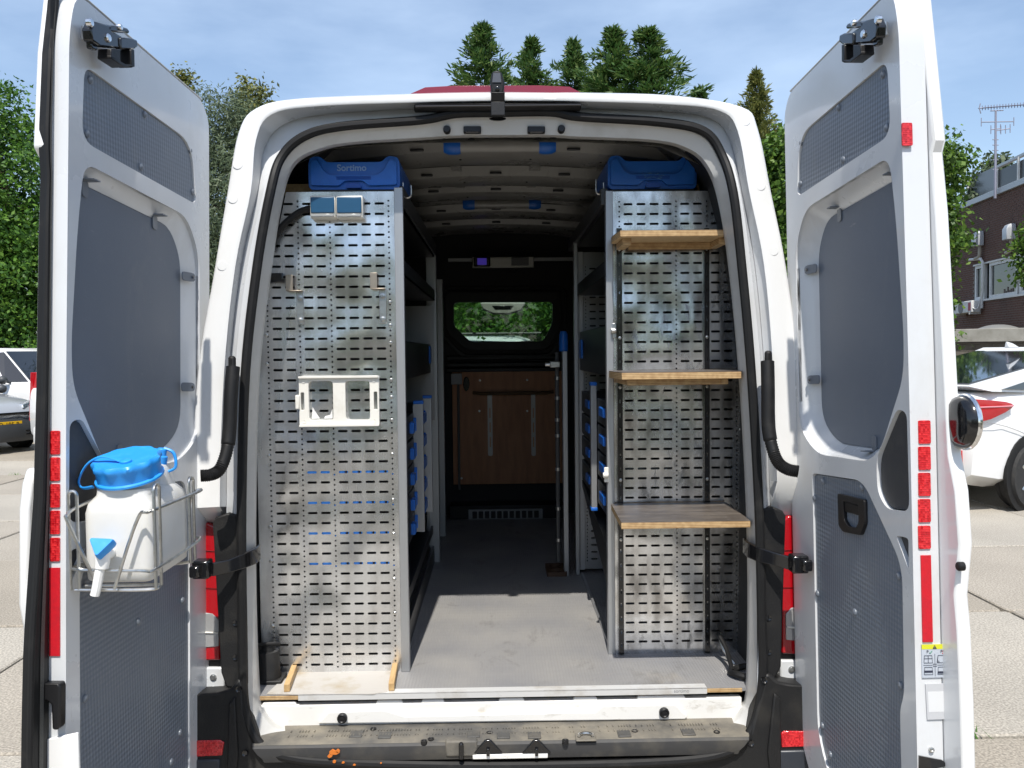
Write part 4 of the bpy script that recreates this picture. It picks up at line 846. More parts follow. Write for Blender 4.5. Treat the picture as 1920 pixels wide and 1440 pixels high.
lid = c.build('screw_lid', blue_sky, can, ang=45)
c = MB(); P = smooth([(nk[0]+.0, nk[1]-.03, z0+.051), (nk[0]-.045, nk[1]-.02, z0+.062), (nk[0]-.085, nk[1]-.02, z0+.045), (nk[0]-.108, nk[1]-.03, z0+.010), (nk[0]-.10, nk[1]-.04, z0-.008), (nk[0]-.072, nk[1]-.042, z0-.006)], 6); c.tube(P, .0055, 8, flat=.5)
c.lathe([(.014, 0), (.014, .005), (.011, .007), (.001, .007)], (nk[0]+.012, nk[1]-.03, z0+.047), (0, 0, 1), 14); c.v = [tuple(TI @ Vector(v)) for v in c.v]; c.build('lid_strap', blue_sky, lid)
q = Vector((cxm+.034, Y2-.07, ZB+.262)); c = MB(); c.lathe([(.017, -.004), (.017, .018), (.013, .021), (.012, .036), (.009, .039), (.001, .039)], q, (.18, 0, 1), 14); c.tube(smooth([q+Vector((.012, 0, .038)), q+Vector((.036, 0, .025)), q+Vector((.040, 0, -.01)), q+Vector((.022, 0, -.022))], 5), .004, 6); c.build('vent_cap', blue_sky, can)
# tap
tx = X1+.062; c = MB(); c.lathe([(.017, .0), (.017, -.03), (.0145, -.034)], (tx, Y1+.002, ZB+.075), (0, 1, 0), 14)
c.tube([(tx, Y1-.03, ZB+.085), (tx, Y1-.032, ZB+.06), (tx-.002, Y1-.034, ZB+.045)], [.0165, .0165, .015], 12); c.tube(smooth([(tx-.002, Y1-.034, ZB+.05), (tx-.006, Y1-.037, ZB+.035), (tx-.012, Y1-.04, ZB+.0), (tx-.016, Y1-.041, ZB-.016)], 4), .0105, 10)
tap = c.build('tap', mat('white_tap_plastic', (.82, .81, .78), .35), can)
c = MB(); P = rpoly([(-.031, .018), (.033, .014), (.0, -.034)], .010, 4); lc_ = Vector((tx+.002, Y1-.040, ZB+.098)); lx, ly, lz = Vector((1, 0, .0)), Vector((0, .62, .78)), Vector((0, -.78, .62))
c.loft([[lc_+lx*(p.x*k_)+ly*(p.y*k_)+lz*h_ for p in P] for k_, h_ in ((.85, -.016), (.98, -.010), (1.0, .006), (.9, .012))], True, True); c.build('tap_lever', blue_sky, tap)
# ================================================================== RACKS
LY, RY = .30, .44                       # rear end planes of the racks
SLW, SLH, CW_, RH = .0325, .0082, .0465, .0358
def slot_panel(name, x0, x1, z0, z1, zrow0, nrow, cols, dots, Y, m_, parent, clip=None):
    """aluminium end panel: real slots and round holes cut in cells; cols/dots = x centres"""
    mb = MB(); T = .002
    xs = sorted([(c, 's') for c in cols]+[(d_, 'd') for d_ in dots])
    edges = [x0]
    for (a, ka), (b, kb) in zip(xs, xs[1:]):
        if ka == kb: edges.append((a+b)/2)
        elif ka == 's': edges.append(b-.0082)
        else: edges.append(a+.0082)
    first = xs[0][0]-(CW_/2 if xs[0][1] == 's' else .0082); last = xs[-1][0]+(CW_/2 if xs[-1][1] == 's' else .0082)
    edges = [first]+edges[1:]+[last]
    def cell(xa, xb, za, zb, hole):
        n = len(hole); B = []                 # border of the cell, one point per hole vertex
        hw, hh = (xb-xa)/2, (zb-za)/2; mx_, mz_ = (xa+xb)/2, (za+zb)/2
        for (hx, hz) in hole:
            dx, dz = (hx-mx_)/max(1e-6, hwid), (hz-mz_)/max(1e-6, hhei); k = max(abs(dx), abs(dz)); dx, dz = dx/k, dz/k
            if min(abs(dx), abs(dz)) > .78: dx, dz = math.copysign(1, dx), math.copysign(1, dz)
            B.append((mx_+dx*hw, mz_+dz*hh))
        vs = [(x, Y, z) for x, z in B]+[(x, Y, z) for x, z in hole]+[(x, Y+T*2, z) for x, z in hole]
        fs = []
        for i in range(n):
            j_ = (i+1) % n; fs.append((i, j_, n+j_, n+i)); fs.append((n+i, n+j_, 2*n+j_, 2*n+i))
        mb.add(vs, fs)
    for (c, k), xa, xb in zip(xs, edges, edges[1:]):
        if k == 's':
            for r_ in range(nrow):
                zc = zrow0+r_*RH; hwid, hhei = SLW/2, SLH/2; rr = SLH/2
                h = []
                for sx, sz, a0 in ((1, 1, 0), (-1, 1, 90), (-1, -1, 180), (1, -1, 270)):
                    for q in (0, 45, 90):
                        an = R_(a0+q); h.append((c+sx*(hwid-rr*.75)+rr*.75*math.cos(an), zc+sz*(hhei-rr*.75)+rr*.75*math.sin(an)))
                cell(xa, xb, zc-RH/2, zc+RH/2, h)
        else:
            for r_ in range(nrow*2):
                zc = zrow0-RH/4+r_*RH/2; hwid = hhei = .0034
                h = [(c+.0034*math.cos(2*math.pi*q/8), zc+.0034*math.sin(2*math.pi*q/8)) for q in range(8)]
                cell(xa, xb, zc-RH/4, zc+RH/4, h)
    za, zb = zrow0-RH/2, zrow0-RH/2+nrow*RH
    def quad(a, b, c_, d_):
        if b > a and d_ > c_: mb.add([(a, Y, c_), (b, Y, c_), (b, Y, d_), (a, Y, d_)], [(0, 1, 2, 3)])
    quad(x0, first, za, zb); quad(last, x1, za, zb); quad(x0, x1, z0, za); quad(x0, x1, zb, z1)
    me = mb.mesh(name, m_, 40, recalc=False)
    if clip:
        bm = bmesh.new(); bm.from_mesh(me)
        for p, n_ in clip: bmesh.ops.bisect_plane(bm, geom=bm.verts[:]+bm.edges[:]+bm.faces[:], plane_co=p, plane_no=n_, clear_outer=True)
        bm.to_mesh(me); bm.free()
    return link(name, me, parent)

lr = thing('storage_rack', (-.58, .9, FZ), 'tall perforated aluminium storage rack along the left wall of the cargo bay', 'storage rack', 'storage racks lining the cargo bay')
rr_ = thing('storage_rack', (.64, .95, FZ), 'tall perforated aluminium storage rack on the right, fitted with black rails and wooden boards', 'storage rack', 'storage racks lining the cargo bay')
lcols = [-.763, -.717, -.653, -.607, -.543, -.4965, -.450, -.4035]; ldots = [-.796, -.685, -.575, -.372]
pl_l = slot_panel('perforated_panel', -.842, -.345, FZ, 2.212, .560, 46, lcols, ldots, LY, alu_sheet, lr,
    clip=[((-.726, LY, 2.20), (-.976, 0, .22))])
rcols = [.480, .5275, .575, .6225, .687, .734, .799, .8455]; rdots = [.448, .655, .768, .877]
pl_r = slot_panel('perforated_panel', .424, .915, FZ, 2.232, .575, 46, rcols, rdots, RY, alu_sheet2, rr_, clip=[((.800, RY, 2.23), (.98, 0, .15))])
def post(mb, x0, x1, y0, y1, z0, z1): mb.box(x0, x1, y0, y1, z0, z1)
# left rack
c = MB(); c.box(-.352, -.322, LY-.004, LY+.022, FZ, 2.225); c.build('corner_post', alu_rail, lr, bev=.002)
c = MB(); c.box(-.345, -.322, LY+.024, 1.9, 2.17, 2.235); c.build('top_rail', rack_side, lr, bev=.003)
c = MB(); c.box(-.376, -.322, 1.86, 1.895, FZ, 2.19); c.build('rack_post', alu_rail, lr, bev=.002)
c = MB(); c.box(-.366, -.33, 2.50, 2.54, FZ, 2.10); c.build('rack_post', alu_rail, lr, bev=.002)
c = MB(); c.box(-.86, -.85, LY+.01, 2.5, FZ, 2.15); c.build('back_sheet', dark_steel, lr)
for z in (1.93, 2.16):
    c = MB(); c.box(-.84, -.33, LY+.02, 1.85, z, z+.006); c.box(-.336, -.330, LY+.03, 1.85, z-.0, z+.055); c.build('shelf_tray', dark_steel, lr)
c = MB(); c.box(-.84, -.335, 1.80, 1.806, 1.30, 1.90); c.build('divider_sheet', mat('pale_sheet', (.30, .30, .30), .4, .6), lr)
c = MB(); c.box(-.385, -.372, 1.83, 1.86, FZ+.10, 1.6); c.build('hole_strip', alu_rail, lr)
# drawer block: carcass, drawers with blue grips, aluminium uprights with blue ends
c = MB(); c.box(-.82, -.352, LY+.06, 1.80, 1.55, 1.70); c.build('tray_box', dark_steel, lr, bev=.004)
c = MB(); c.box(-.36, -.346, 1.70, 1.78, 1.60, 1.69); c.build('tray_lock', blue, lr, bev=.004)
gripz = [1.352, 1.245, 1.14, 1.035, .935]
for y0, y1 in ((LY+.06, 1.02), (1.06, 1.78)):
    for z in gripz:
        c = MB(); c.box(-.80, -.362, y0, y1, z-.05, z+.045); dr = c.build('drawer', dark_steel, lr, bev=.004)
        c = MB(); c.box(-.366, -.345, y0+(.44 if y0 < .9 else .2), y0+(.50 if y0 < .9 else .5), z-.028, z+.018); c.build('drawer_grip', blue, dr, bev=.004)
for y0 in (.965, 1.42):
    c = MB(); c.box(-.362, -.322, y0, y0+.022, .885, 1.435); up = c.build('drawer_upright', alu_rail, lr, bev=.001)
    for k in range(4): c = MB(); c.box(-.3645+k*.010, -.3595+k*.010, y0-.003, y0, .89, 1.43); c.build('upright_rib', alu_rail, up)
    c = MB(); c.box(-.364, -.320, y0-.002, y0+.024, 1.435, 1.45); c.build('upright_cap', blue, up, bev=.003)
    for z in gripz: c = MB(); c.box(-.376, -.350, y0-.012, y0-.003, z-.032, z+.026); c.build('upright_clip', blue, up, bev=.003)
c = MB(); c.box(-.82, -.36, LY+.03, 1.8, .70, .712); c.box(-.362, -.352, LY+.03, 1.8, .70, .74); c.build('shelf_tray', dark_steel, lr)
c = MB(); c.box(-.36, -.35, LY+.03, 1.85, FZ, FZ+.09); c.build('plinth', rack_side, lr)
# blue drawer fronts seen through the slots, sun on them put into the colour
for z in (gripz[1]-.015, gripz[2]-.017, gripz[3]-.019, gripz[4]-.025):
    c = MB()
    for k in range(7): c.box(-.67+k*.046, -.632+k*.046, LY+.006, LY+.026, z-.010, z+.013)
    c.build('tray_edge', mat('sunlit_blue_plastic', (.03, .28, .92), .35), lr)
# bolts along the edges of the panels
for x, zs in ((-.802, (1.72, 1.62, 1.30, 1.05, .93, .70)), (-.372, (1.83, 1.75, 1.69, 1.56, 1.50, 1.42, 1.30, 1.14, 1.02, .86, .74))):
    for z in zs:
        c = MB(); c.lathe([(.0065, .001), (.0062, -.002), (.004, -.0038), (.001, -.004)], (x, LY, z), (0, 1, 0), 10); c.build('rivet', steel, lr)
for z in (1.85, 1.75, 1.62, 1.50, 1.36, 1.20, 1.02, .86, .75, .62):
    c = MB(); c.lathe([(.0065, .001), (.0062, -.002), (.004, -.0038), (.001, -.004)], (.893, RY, z), (0, 1, 0), 10); c.build('rivet', steel, rr_)
# right rack
c = MB(); c.box(.398, .424, RY-.004, RY+.03, FZ, 2.235); c.build('corner_post', alu_rail, rr_, bev=.002)
c = MB(); c.box(.385, .412, RY+.032, 1.9, 2.19, 2.25); c.build('top_rail', rack_side, rr_, bev=.003)
c = MB(); c.box(.382, .402, 1.56, 1.60, FZ, 2.2); c.build('rack_post', alu_rail, rr_, bev=.002)
c = MB(); c.box(.402, .43, 1.585, 1.60, FZ+.02, 2.15); c.build('hole_strip', mat('pale_strip', (.5, .5, .5), .45, .5), rr_)
for z in [FZ+.06+.036*k for k in range(44)]:
    pass
c = MB(); c.box(.88, .89, RY+.01, 2.5, FZ, 2.15); c.build('back_sheet', dark_steel, rr_)
dv = slot_panel('divider_panel', .43, .86, FZ+.02, 2.15, .600, 42, [.480, .5275, .575, .6225, .687, .734, .799], [.445, .655, .768], 1.60, mat('grey_sheet', (.42, .42, .42), .4, .6), rr_)
for z in (1.93, 2.17):
    c = MB(); c.box(.40, .86, RY+.02, 1.56, z, z+.006); c.box(.398, .404, RY+.03, 1.55, z-.0, z+.055); c.build('shelf_tray', dark_steel, rr_)
c = MB(); c.box(.408, .86, RY+.05, 1.55, 1.56, 1.75); c.build('tray_box', dark_steel, rr_, bev=.004)
c = MB(); c.box(.400, .41, 1.40, 1.52, 1.62, 1.71); c.build('tray_lock', blue, rr_, bev=.004)
for y0, y1 in ((RY+.06, .86), (.90, 1.52)):
    for z in (1.41, 1.30, 1.19, 1.07):
        c = MB(); c.box(.412, .86, y0, y1, z-.05, z+.05); dr = c.build('drawer', dark_steel, rr_, bev=.004)
        c = MB(); c.box(.402, .414, (y0+y1)/2-.09, (y0+y1)/2+.05, z-.015, z+.022); c.build('drawer_grip', blue, dr, bev=.004)
c = MB(); c.box(.386, .41, .86, .90, 1.0, 1.51); up = c.build('drawer_upright', alu_rail, rr_, bev=.001)
for z0 in (.985, 1.51): c = MB(); c.box(.384, .412, .858, .902, z0, z0+.015); c.build('upright_cap', blue, up, bev=.003)
c = MB(); c.prism([(.41, RY+.05, .74), (.41, RY+.05, .90), (.41, 1.5, 1.02), (.41, 1.5, .99)], (.40, 0, 0)); c.build('drawer_base', dark_steel, rr_)
c = MB(); c.box(.408, .418, RY+.03, 1.56, FZ, FZ+.012); c.build('floor_flange', alu_rail, rr_)
for z_ in (1.44, 1.38, 1.27, 1.22, 1.12, 1.06):
    c = MB()
    for k in range(4): c.box(.463+k*.0475, .497+k*.0475, RY+.03, RY+.045, z_-.006, z_+.004)
    c.build('tray_edge', mat('clear_tray_rim', (.45, .52, .58), .3), rr_)
for (x, y) in ((1152, 620), (1137, 890)):
    q = atY(x, y, RY-.006); c = MB(); c.cbox(q, .016, .006, .055); c.tube([q+Vector((-.014, -.01, .0)), q+Vector((.006, -.01, 0))], .010, 8); c.build('bracket_clip', white_pl if y > 800 else steel, rr_, bev=.002)
for x in (1163, 1325.5):
    a_, b_ = atY(x, 428 if x < 1200 else 428, RY-.012), atY(x, 1236 if x < 1200 else 1233, RY-.012)
    xx = (a_.x+b_.x)/2; c = MB(); c.plate(rect(xx-.0095, xx+.0095, FZ+.004, a_.z), [rpoly(rect(xx-.002, xx+.002, z_, z_+.016), .0015, 2) for z_ in np.arange(FZ+.03, a_.z-.03, .05)], (Vector((0, RY-.012, 0)), Vector((1, 0, 0)), Vector((0, 0, 1)), Vector((0, -1, 0))), -.010, .004); rl = c.build('shelf_rail', gloss_black, rr_)
    for z_ in (1.70, 1.52, 1.18, .96, 2.02):
        c = MB(); c.lathe([(.006, .001), (.0055, -.002), (.002, -.003)], (xx, RY-.0162, z_), (0, 1, 0), 10); c.build('screw', steel, rl)

# plywood boards on the right rack
def shelf(nm, lab, outline, zt, th, supports):
    c = MB(); top = [Vector((x, y, zt)) for x, y in outline]; n_ = len(top)
    o = thing(nm, (.63, .27, zt-th), lab, 'shelf board', 'plywood boards on the right rack')
    b = MB(); b.prism([p-Vector((0, 0, th)) for p in top], (0, 0, th-.0012)); b.build('board', ply_edge, o, bev=.0012)
    b = MB(); b.prism([p-Vector((0, 0, .0011)) for p in top], (0, 0, .0012)); b.build('top_face', phenolic, o)
    for (x0, x1, y0, y1, h_) in supports:
        b = MB(); b.box(x0, x1, y0, y1, zt-th-h_, zt-th-.0005); b.build('batten', ply_edge, o, bev=.001)
    return o
def fx(x, y, Y): return atY(x, y, Y).x
yb = RY-.018
s1 = shelf('plywood_shelf', 'uppermost small plywood board on the right rack, seen from below', [(fx(1163, 440, .23), .23), (fx(1357, 440, .23), .23), (fx(1352, 452, yb), yb), (fx(1146, 458, yb), yb), (fx(1148, 458, yb-.05), yb-.05)], 2.062, .022, [(fx(1160, 455, .36), fx(1176, 455, .36), .27, yb-.002, .022), (fx(1336, 455, .36), fx(1350, 455, .36), .27, yb-.002, .022), (fx(1178, 455, .4), fx(1334, 455, .4), yb-.03, yb-.004, .024)])
s2 = shelf('plywood_shelf', 'middle plywood board of the right rack, at waist height with nothing on it', [(fx(1166, 715, .115), .115), (fx(1390, 710, .115), .115), (fx(1388, 700, yb), yb), (fx(1142, 700, yb), yb), (fx(1142, 700, yb-.07), yb-.07)], 1.582, .024, [(fx(1172, 720, .2), fx(1190, 720, .2), .15, yb-.002, .020), (fx(1345, 720, .2), fx(1358, 720, .2), .15, yb-.002, .020), (fx(1180, 720, .16), fx(1360, 720, .16), .16, .19, .021)])
s3 = shelf('plywood_shelf', 'lowest and widest plywood board on the right rack with scratched brown top', [(fx(1165, 985, .08), .08), (fx(1407, 980, .08), .08), (fx(1362, 945, yb), yb), (fx(1146, 948, yb), yb)], 1.094, .022, [(fx(1190, 995, .2), fx(1206, 995, .2), .2, yb-.002, .018), (fx(1350, 995, .2), fx(1364, 995, .2), .2, yb-.002, .018), (fx(1200, 990, .3), fx(1350, 990, .3), .28, .30, .018)])

# blue cases on top of the racks
def case(lab, X0, X1_, Yf, Z0, Z1, lettered):
    o = thing('tool_case', ((X0+X1_)/2, Yf+.2, Z0), lab, 'tool case', 'blue cases on top of the racks')
    W_, H_ = X1_-X0, Z1-Z0
    def f(x, z): return (X0+W_*x, Z0+H_*z)
    out = [f(0, .10), f(.0, .78), f(.02, .96), f(.11, 1.0), f(.15, .95), f(.20, .82), f(.80, .82), f(.85, .95), f(.89, 1.0), f(.98, .96), f(1, .78), f(1, .10), f(.97, 0), f(.03, 0)]
    out = rpoly(out, .012, 3); frr = (Vector((0, Yf, 0)), Vector((1, 0, 0)), Vector((0, 0, 1)), Vector((0, -1, 0)))
    c = MB(); c.plate(out, [], frr, -.36, 0); b_ = c.build('case_body', blue, o, bev=.006)
    # raised W-shaped front
    up = rpoly([f(.03, .12), f(.03, .80), f(.10, .90), f(.17, .55), f(.24, .42), f(.76, .42), f(.83, .55), f(.90, .90), f(.97, .80), f(.97, .12), f(.66, .10), f(.60, .25), f(.40, .25), f(.34, .10)], .008, 3)
    c = MB(); c.plate(up, [], frr, -.004, .012); c.build('case_front', blue, o, bev=.005)
    c = MB(); P = rpoly([f(.41, .02), f(.59, .02), f(.57, .16), f(.43, .16)], .006, 3); c.plate(P, [], frr, -.004, .018); c.build('case_latch', mat('deep_blue_plastic', (.006, .07, .36), .4), o, bev=.004)
    for k in range(5): c = MB(); q = f(.31+.0*k, .37-.022*k); q2 = f(.69, .37-.022*k); c.tube([Vector((q[0], Yf-.0125, q[1])), Vector((q2[0], Yf-.0125, q2[1]))], .0008, 5); c.build('moulded_line', MATS['deep_blue_plastic'], o)
    c = MB(); c.box(X0+.01, X1_-.01, Yf-.01, Yf+.3, Z0-.016, Z0-.002); c.build('case_runner', dark_steel, o, bev=.003)
    if lettered: q = f(.475, .64); text_mesh('Sortimo', H_*.27, (q[0], Yf-.0015, q[1]), (1, 0, 0), (0, 0, 1), 'lettering', mat('pale_lettering', (.22, .36, .62), .5), o, .0012, bold=.0006)
    else:
        rnd = random.Random(5); c = MB()
        for k in range(16):
            q = f(.5+rnd.uniform(-.1, .1), .36+rnd.uniform(-.08, .08)); c.obox((q[0], Yf-.0130, q[1]), (rnd.uniform(.004, .014), 0, rnd.uniform(-.003, .003)), (0, -.0005, 0), (0, 0, .0012))
        tag(c.build('scratches', mat('scratched_blue', (.12, .30, .50), .6), o), kind='stuff')
a_, b_ = atY(579, 356, LY+.02), atY(749, 292, LY+.02); case('blue tool case with pale lettering on top of the left rack', a_.x, b_.x, LY+.02, a_.z, b_.z, True)
a_, b_ = atY(1140, 355, RY+.04), atY(1306, 290, RY+.04); case('blue tool case with a scratched plain front on top of the right rack', a_.x, b_.x, RY+.04, a_.z, b_.z, False)
c = MB(); a_ = atY(525, 356, .42); b_ = atY(580, 347, .42); c.box(a_.x, b_.x+.1, .40, .43, a_.z-.02, b_.z); tag(c.build('wooden_lath', pine), 'short strip of wood beside the left blue case', 'wood strip')
c = MB(); a_ = atY(1304, 355, .56); b_ = atY(1350, 346, .56); c.box(a_.x, b_.x, .54, .57, a_.z-.02, b_.z); tag(c.build('wooden_lath', pine), 'short strip of wood beside the right blue case', 'wood strip')

# double socket under the left case, with its cable
sk = thing('socket_box', (-.6, LY-.03, 2.09), 'twin socket box with two blue lids on the top of the left rack panel', 'socket box')
for x0, x1 in ((581, 628), (630, 679)):
    a_, b_ = atY(x0, 404, LY-.05), atY(x1, 366, LY-.05)
    c = MB(); c.box(a_.x, b_.x, LY-.045, LY-.003, a_.z-.008, b_.z); bx = c.build('housing', white_pl, sk, bev=.003)
    c = MB(); c.box(a_.x+.003, b_.x-.003, LY-.052, LY-.0455, a_.z+.008, b_.z-.006); c.build('lid', blue_dark, bx, bev=.003)
    c = MB(); c.box(a_.x+.004, b_.x-.004, LY-.060, LY-.046, a_.z-.006, a_.z+.004); c.build('clear_lip', clear_pl, bx, bev=.002)
P = smooth([atY(582, 390, LY-.02), atY(560, 398, LY-.02), atY(535, 418, LY-.03), atY(518, 440, LY-.03), atY(508, 470, LY-.02)], 6)
c = MB(); c.tube(P, .011, 8); tag(c.build('power_cable', rubber), 'thick black cable curving from the twin socket to the left jamb', 'cable')
# two hook brackets on the left panel
for (xa, ya, xb, yb_) in ((562, 545, 560, 608), (717, 541, 717, 606)):
    P0 = atY(xa, ya, LY-.006); P1 = atY(xb, yb_, LY-.006)
    o = thing('hook_bracket', (P0.x, LY, P1.z), 'steel hook bracket on the left rack panel, the one nearer the door jamb' if xa < 600 else 'steel hook bracket on the left rack panel, the one nearer the aisle', 'bracket', 'hook brackets on the left rack panel')
    c = MB(); c.box(P0.x-.012, P0.x+.012, LY-.006, LY-.002, P1.z, P0.z); pl = c.build('strap_plate', steel, o, bev=.001)
    for z_ in (P1.z+.014, P0.z-.026): c = MB(); c.lathe([(.010, 0), (.010, -.003), (.006, -.004), (.005, -.007), (.001, -.007)], (P0.x, LY-.006, z_), (0, 1, 0), 8); c.build('bolt', steel, pl)
    q = P0+Vector((-.03 if xa < 600 else -.027, 0, 0)); c = MB(); c.box(q.x-.012, q.x+.012, LY-.03, LY-.026, q.z, q.z+.052); c.box(q.x-.012, q.x+.012, LY-.03, LY-.002, q.z+.05, q.z+.053); c.box(q.x-.012, P0.x+.012, LY-.03, LY-.002, q.z-.003, q.z); c.build('hook', mat('bronze_steel', (.42, .36, .29), .4, .8), o, bev=.001)
c = MB(); a_, b_ = atY(499, 531, LY-.02), atY(532, 512, LY-.02); c.box(a_.x, b_.x, LY-.03, LY-.003, a_.z, b_.z); tag(c.build('black_catch', gloss_black, bev=.004), 'small black catch at the left edge of the left rack panel', 'catch')
# white tablet-holder frame
a_, b_ = atY(562, 800, LY-.02), atY(710, 704, LY-.02); cxl, czl = (a_.x+b_.x)/2, (a_.z+b_.z)/2; W_, H_ = b_.x-a_.x, b_.z-a_.z
wf = thing('holder_frame', (cxl, LY, a_.z), 'white plastic holder frame with two openings on the left rack panel', 'holder frame')
frr = (Vector((a_.x, LY, a_.z)), Vector((W_, 0, 0)), Vector((0, 0, H_)), Vector((0, -1, 0)))
def n2(P): return [Vector((p.x/W_, p.y/H_)) for p in P]
def rp(P, r_): return n2(rpoly([(x*W_, z*H_) for x, z in P], r_, 3))
c = MB(); c.plate(rp([(0, 0), (1, 0), (1, 1), (0, 1)], .010), [rp([(.12, .12), (.425, .12), (.425, .90), (.12, .90)], .012), rp([(.58, .12), (.885, .12), (.885, .90), (.58, .90)], .012), rp([(.02, .32), (.065, .32), (.065, .68), (.02, .68)], .004), rp([(.935, .32), (.98, .32), (.98, .68), (.935, .68)], .004)], frr, .004, .022)
f_ = c.build('frame', white_pl, wf, bev=.002)
for z0, z1 in ((.0, .04), (.96, 1.)): c = MB(); c.plate(rp([(.0, z0), (1, z0), (1, z1), (0, z1)], .003), [], frr, .0225, .032); c.build('frame_lip', white_pl, f_, bev=.001)
c = MB(); c.obox(Vector((a_.x-.012, LY-.03, a_.z+H_*.35)), (.014, 0, 0), (0, .02, 0), (0, 0, H_*.28)); c.build('latch_tab', white_pl, f_, bev=.003)
for x, z in ((.06, .10), (.94, .10), (.06, .90), (.94, .90)): c = MB(); c.lathe([(.006, 0), (.006, -.002), (.004, -.001), (.001, -.001)], (a_.x+W_*x, LY-.0222, a_.z+H_*z), (0, 1, 0), 12); c.build('boss', white_pl, f_)
c = MB(); P = [(.14, .15), (.24, .15), (.20, .25), (.15, .38)]; c.plate([(x, z) for x, z in P], [], frr, .001, .0015); c.plate([(.29, .15), (.40, .15), (.40, .34), (.37, .22), (.31, .20)], [], frr, .001, .0015); tag(c.build('torn_sticker', mat('torn_paper', (.75, .75, .74), .6)), 'torn remains of a white sticker behind the white holder frame', 'sticker')

# things on the floor
def floor_pt(x, y): return atZ(x, y, FZ)
c = MB(); P = [floor_pt(x, y) for x, y in ((500, 1303), (560, 1304), (700, 1303), (726, 1300), (742, 1258), (562, 1258), (520, 1284))]; c.prism([p+Vector((0, 0, .0012)) for p in P], (0, 0, .0028)); tag(c.build('ribbed_mat', mat('dusty_ribbed_mat', (.44, .42, .39), .6, noise=(8, (.33, .265, .17), .48, .75), bump=(40, .25, (.2, 6, 1)))), 'pale ribbed mat dusted with sawdust between two wooden battens', 'mat')
for (x0, y0, x1, y1, lab) in ((538, 1300, 552, 1262, 'short wooden batten on the pale mat, the one near the black jack'), (734, 1298, 741, 1258, 'short wooden batten on the pale mat, the one near the aisle')):
    a_, b_ = floor_pt(x0, y0), floor_pt(x1, y1); dv_ = (b_-a_); dv_.z = 0; sd = Vector((dv_.y, -dv_.x, 0)).normalized()*.019; c = MB(); c.obox(a_-sd*.5+Vector((0, 0, .0045)), dv_, sd, (0, 0, .026)); tag(c.build('wooden_batten', pine, bev=.0015), lab, 'batten', 'battens on the pale mat')
jk = thing('bottle_jack', tuple(floor_pt(505, 1278)), 'dusty black jack standing in the left corner beside the rack', 'jack'); q = floor_pt(505, 1276)
c = MB(); c.lathe([(.040, .004), (.042, .02), (.038, .03), (.036, .10), (.034, .105), (.024, .108), (.022, .125), (.001, .126)], q, (0, 0, 1), 16); c.build('jack_body', blackp_dusty, jk)
c = MB(); c.cbox(q+Vector((0, 0, .008)), .105, .085, .012); c.build('jack_base', blackp_dusty, jk, bev=.004)
c = MB(); c.tube(smooth([q+Vector((-.02, -.01, .115)), q+Vector((-.03, -.02, .13)), q+Vector((.02, -.02, .135)), q+Vector((.04, -.01, .13))], 4), .007, 8); c.build('jack_strap', rubber, jk)
c = MB(); q = floor_pt(1392, 1268); c.tube([q+Vector((.05*math.cos(t_)+.01, .05*math.sin(t_), .014+.006*math.sin(2*t_))) for t_ in np.linspace(0, 2*math.pi, 24)], .011, 8, closed=True); c.tube(smooth([q+Vector((-.035, .0, .02)), q+Vector((-.03, .09, .06)), q+Vector((-.045, .15, .10))], 5), .008, 8); tag(c.build('cable_loop', rubber), 'coiled loop of black cable on the floor in the right corner', 'cable')
c = MB()
for (x, y) in ((1373, 1220),): 
    q = floor_pt(1392, 1250); c.tube(smooth([q+Vector((-.02, .03, .0)), q+Vector((-.055, .06, .05)), q+Vector((-.06, .07, .10))], 5), .006, 6)
tag(c.build('cable_end', steel), 'bare grey cable end rising from the black loop at the right corner', 'cable')
# tall aluminium post with blue cap beside the right rack
tp = thing('storage_post', (.335, 1.58, FZ), 'tall slim aluminium post with a blue cap beside the right rack', 'post')
c = MB(); c.box(.322, .346, 1.55, 1.61, FZ, 1.655); m_ = c.build('profile', alu_rail, tp, bev=.002)
for k in (.327, .336): c = MB(); c.box(k, k+.004, 1.546, 1.5495, FZ, 1.65); c.build('profile_rib', alu_rail, m_)
c = MB(); c.lathe([(.022, 0), (.023, .05), (.020, .085), (.014, .10), (.002, .102)], (.330, 1.58, 1.655), (0, 0, 1), 14); c.build('blue_cap', blue, tp)
c = MB(); c.tube([(.297, 1.60, FZ+.06), (.297, 1.60, 1.65)], .0105, 8); pole = c.build('pole', mat('dark_pole', (.13, .13, .13), .35, .4), tp)
for z in (.70, .86, 1.06, 1.23, 1.31, 1.42, 1.52): c = MB(); c.lathe([(.0125, -.008), (.0125, .008)], (.297, 1.60, z), (0, 0, 1), 10); c.build('collar', steel, pole)
c = MB(); c.cbox((.285, 1.57, 1.59), .05, .03, .03); c.tube([(.235, 1.57, 1.59), (.30, 1.57, 1.59)], .012, 8); c.build('clamp', steel, tp, bev=.003)
wb = MB(); q0, q1 = floor_pt(1040, 1080), floor_pt(1071, 1052)
wb.plate(rpoly(rect(.235, .335, 1.53, 1.72), .01), [circle(.283, 1.58, .028, 16), circle(.283, 1.665, .028, 16)], (Vector((0, 0, 0)), Vector((1, 0, 0)), Vector((0, 1, 0)), Vector((0, 0, 1))), FZ, FZ+.022)
tag(wb.build('holed_block', mat('dark_wood_block', (.09, .05, .028), .6)), 'dark wooden block with two round holes on the floor by the post', 'wooden block')
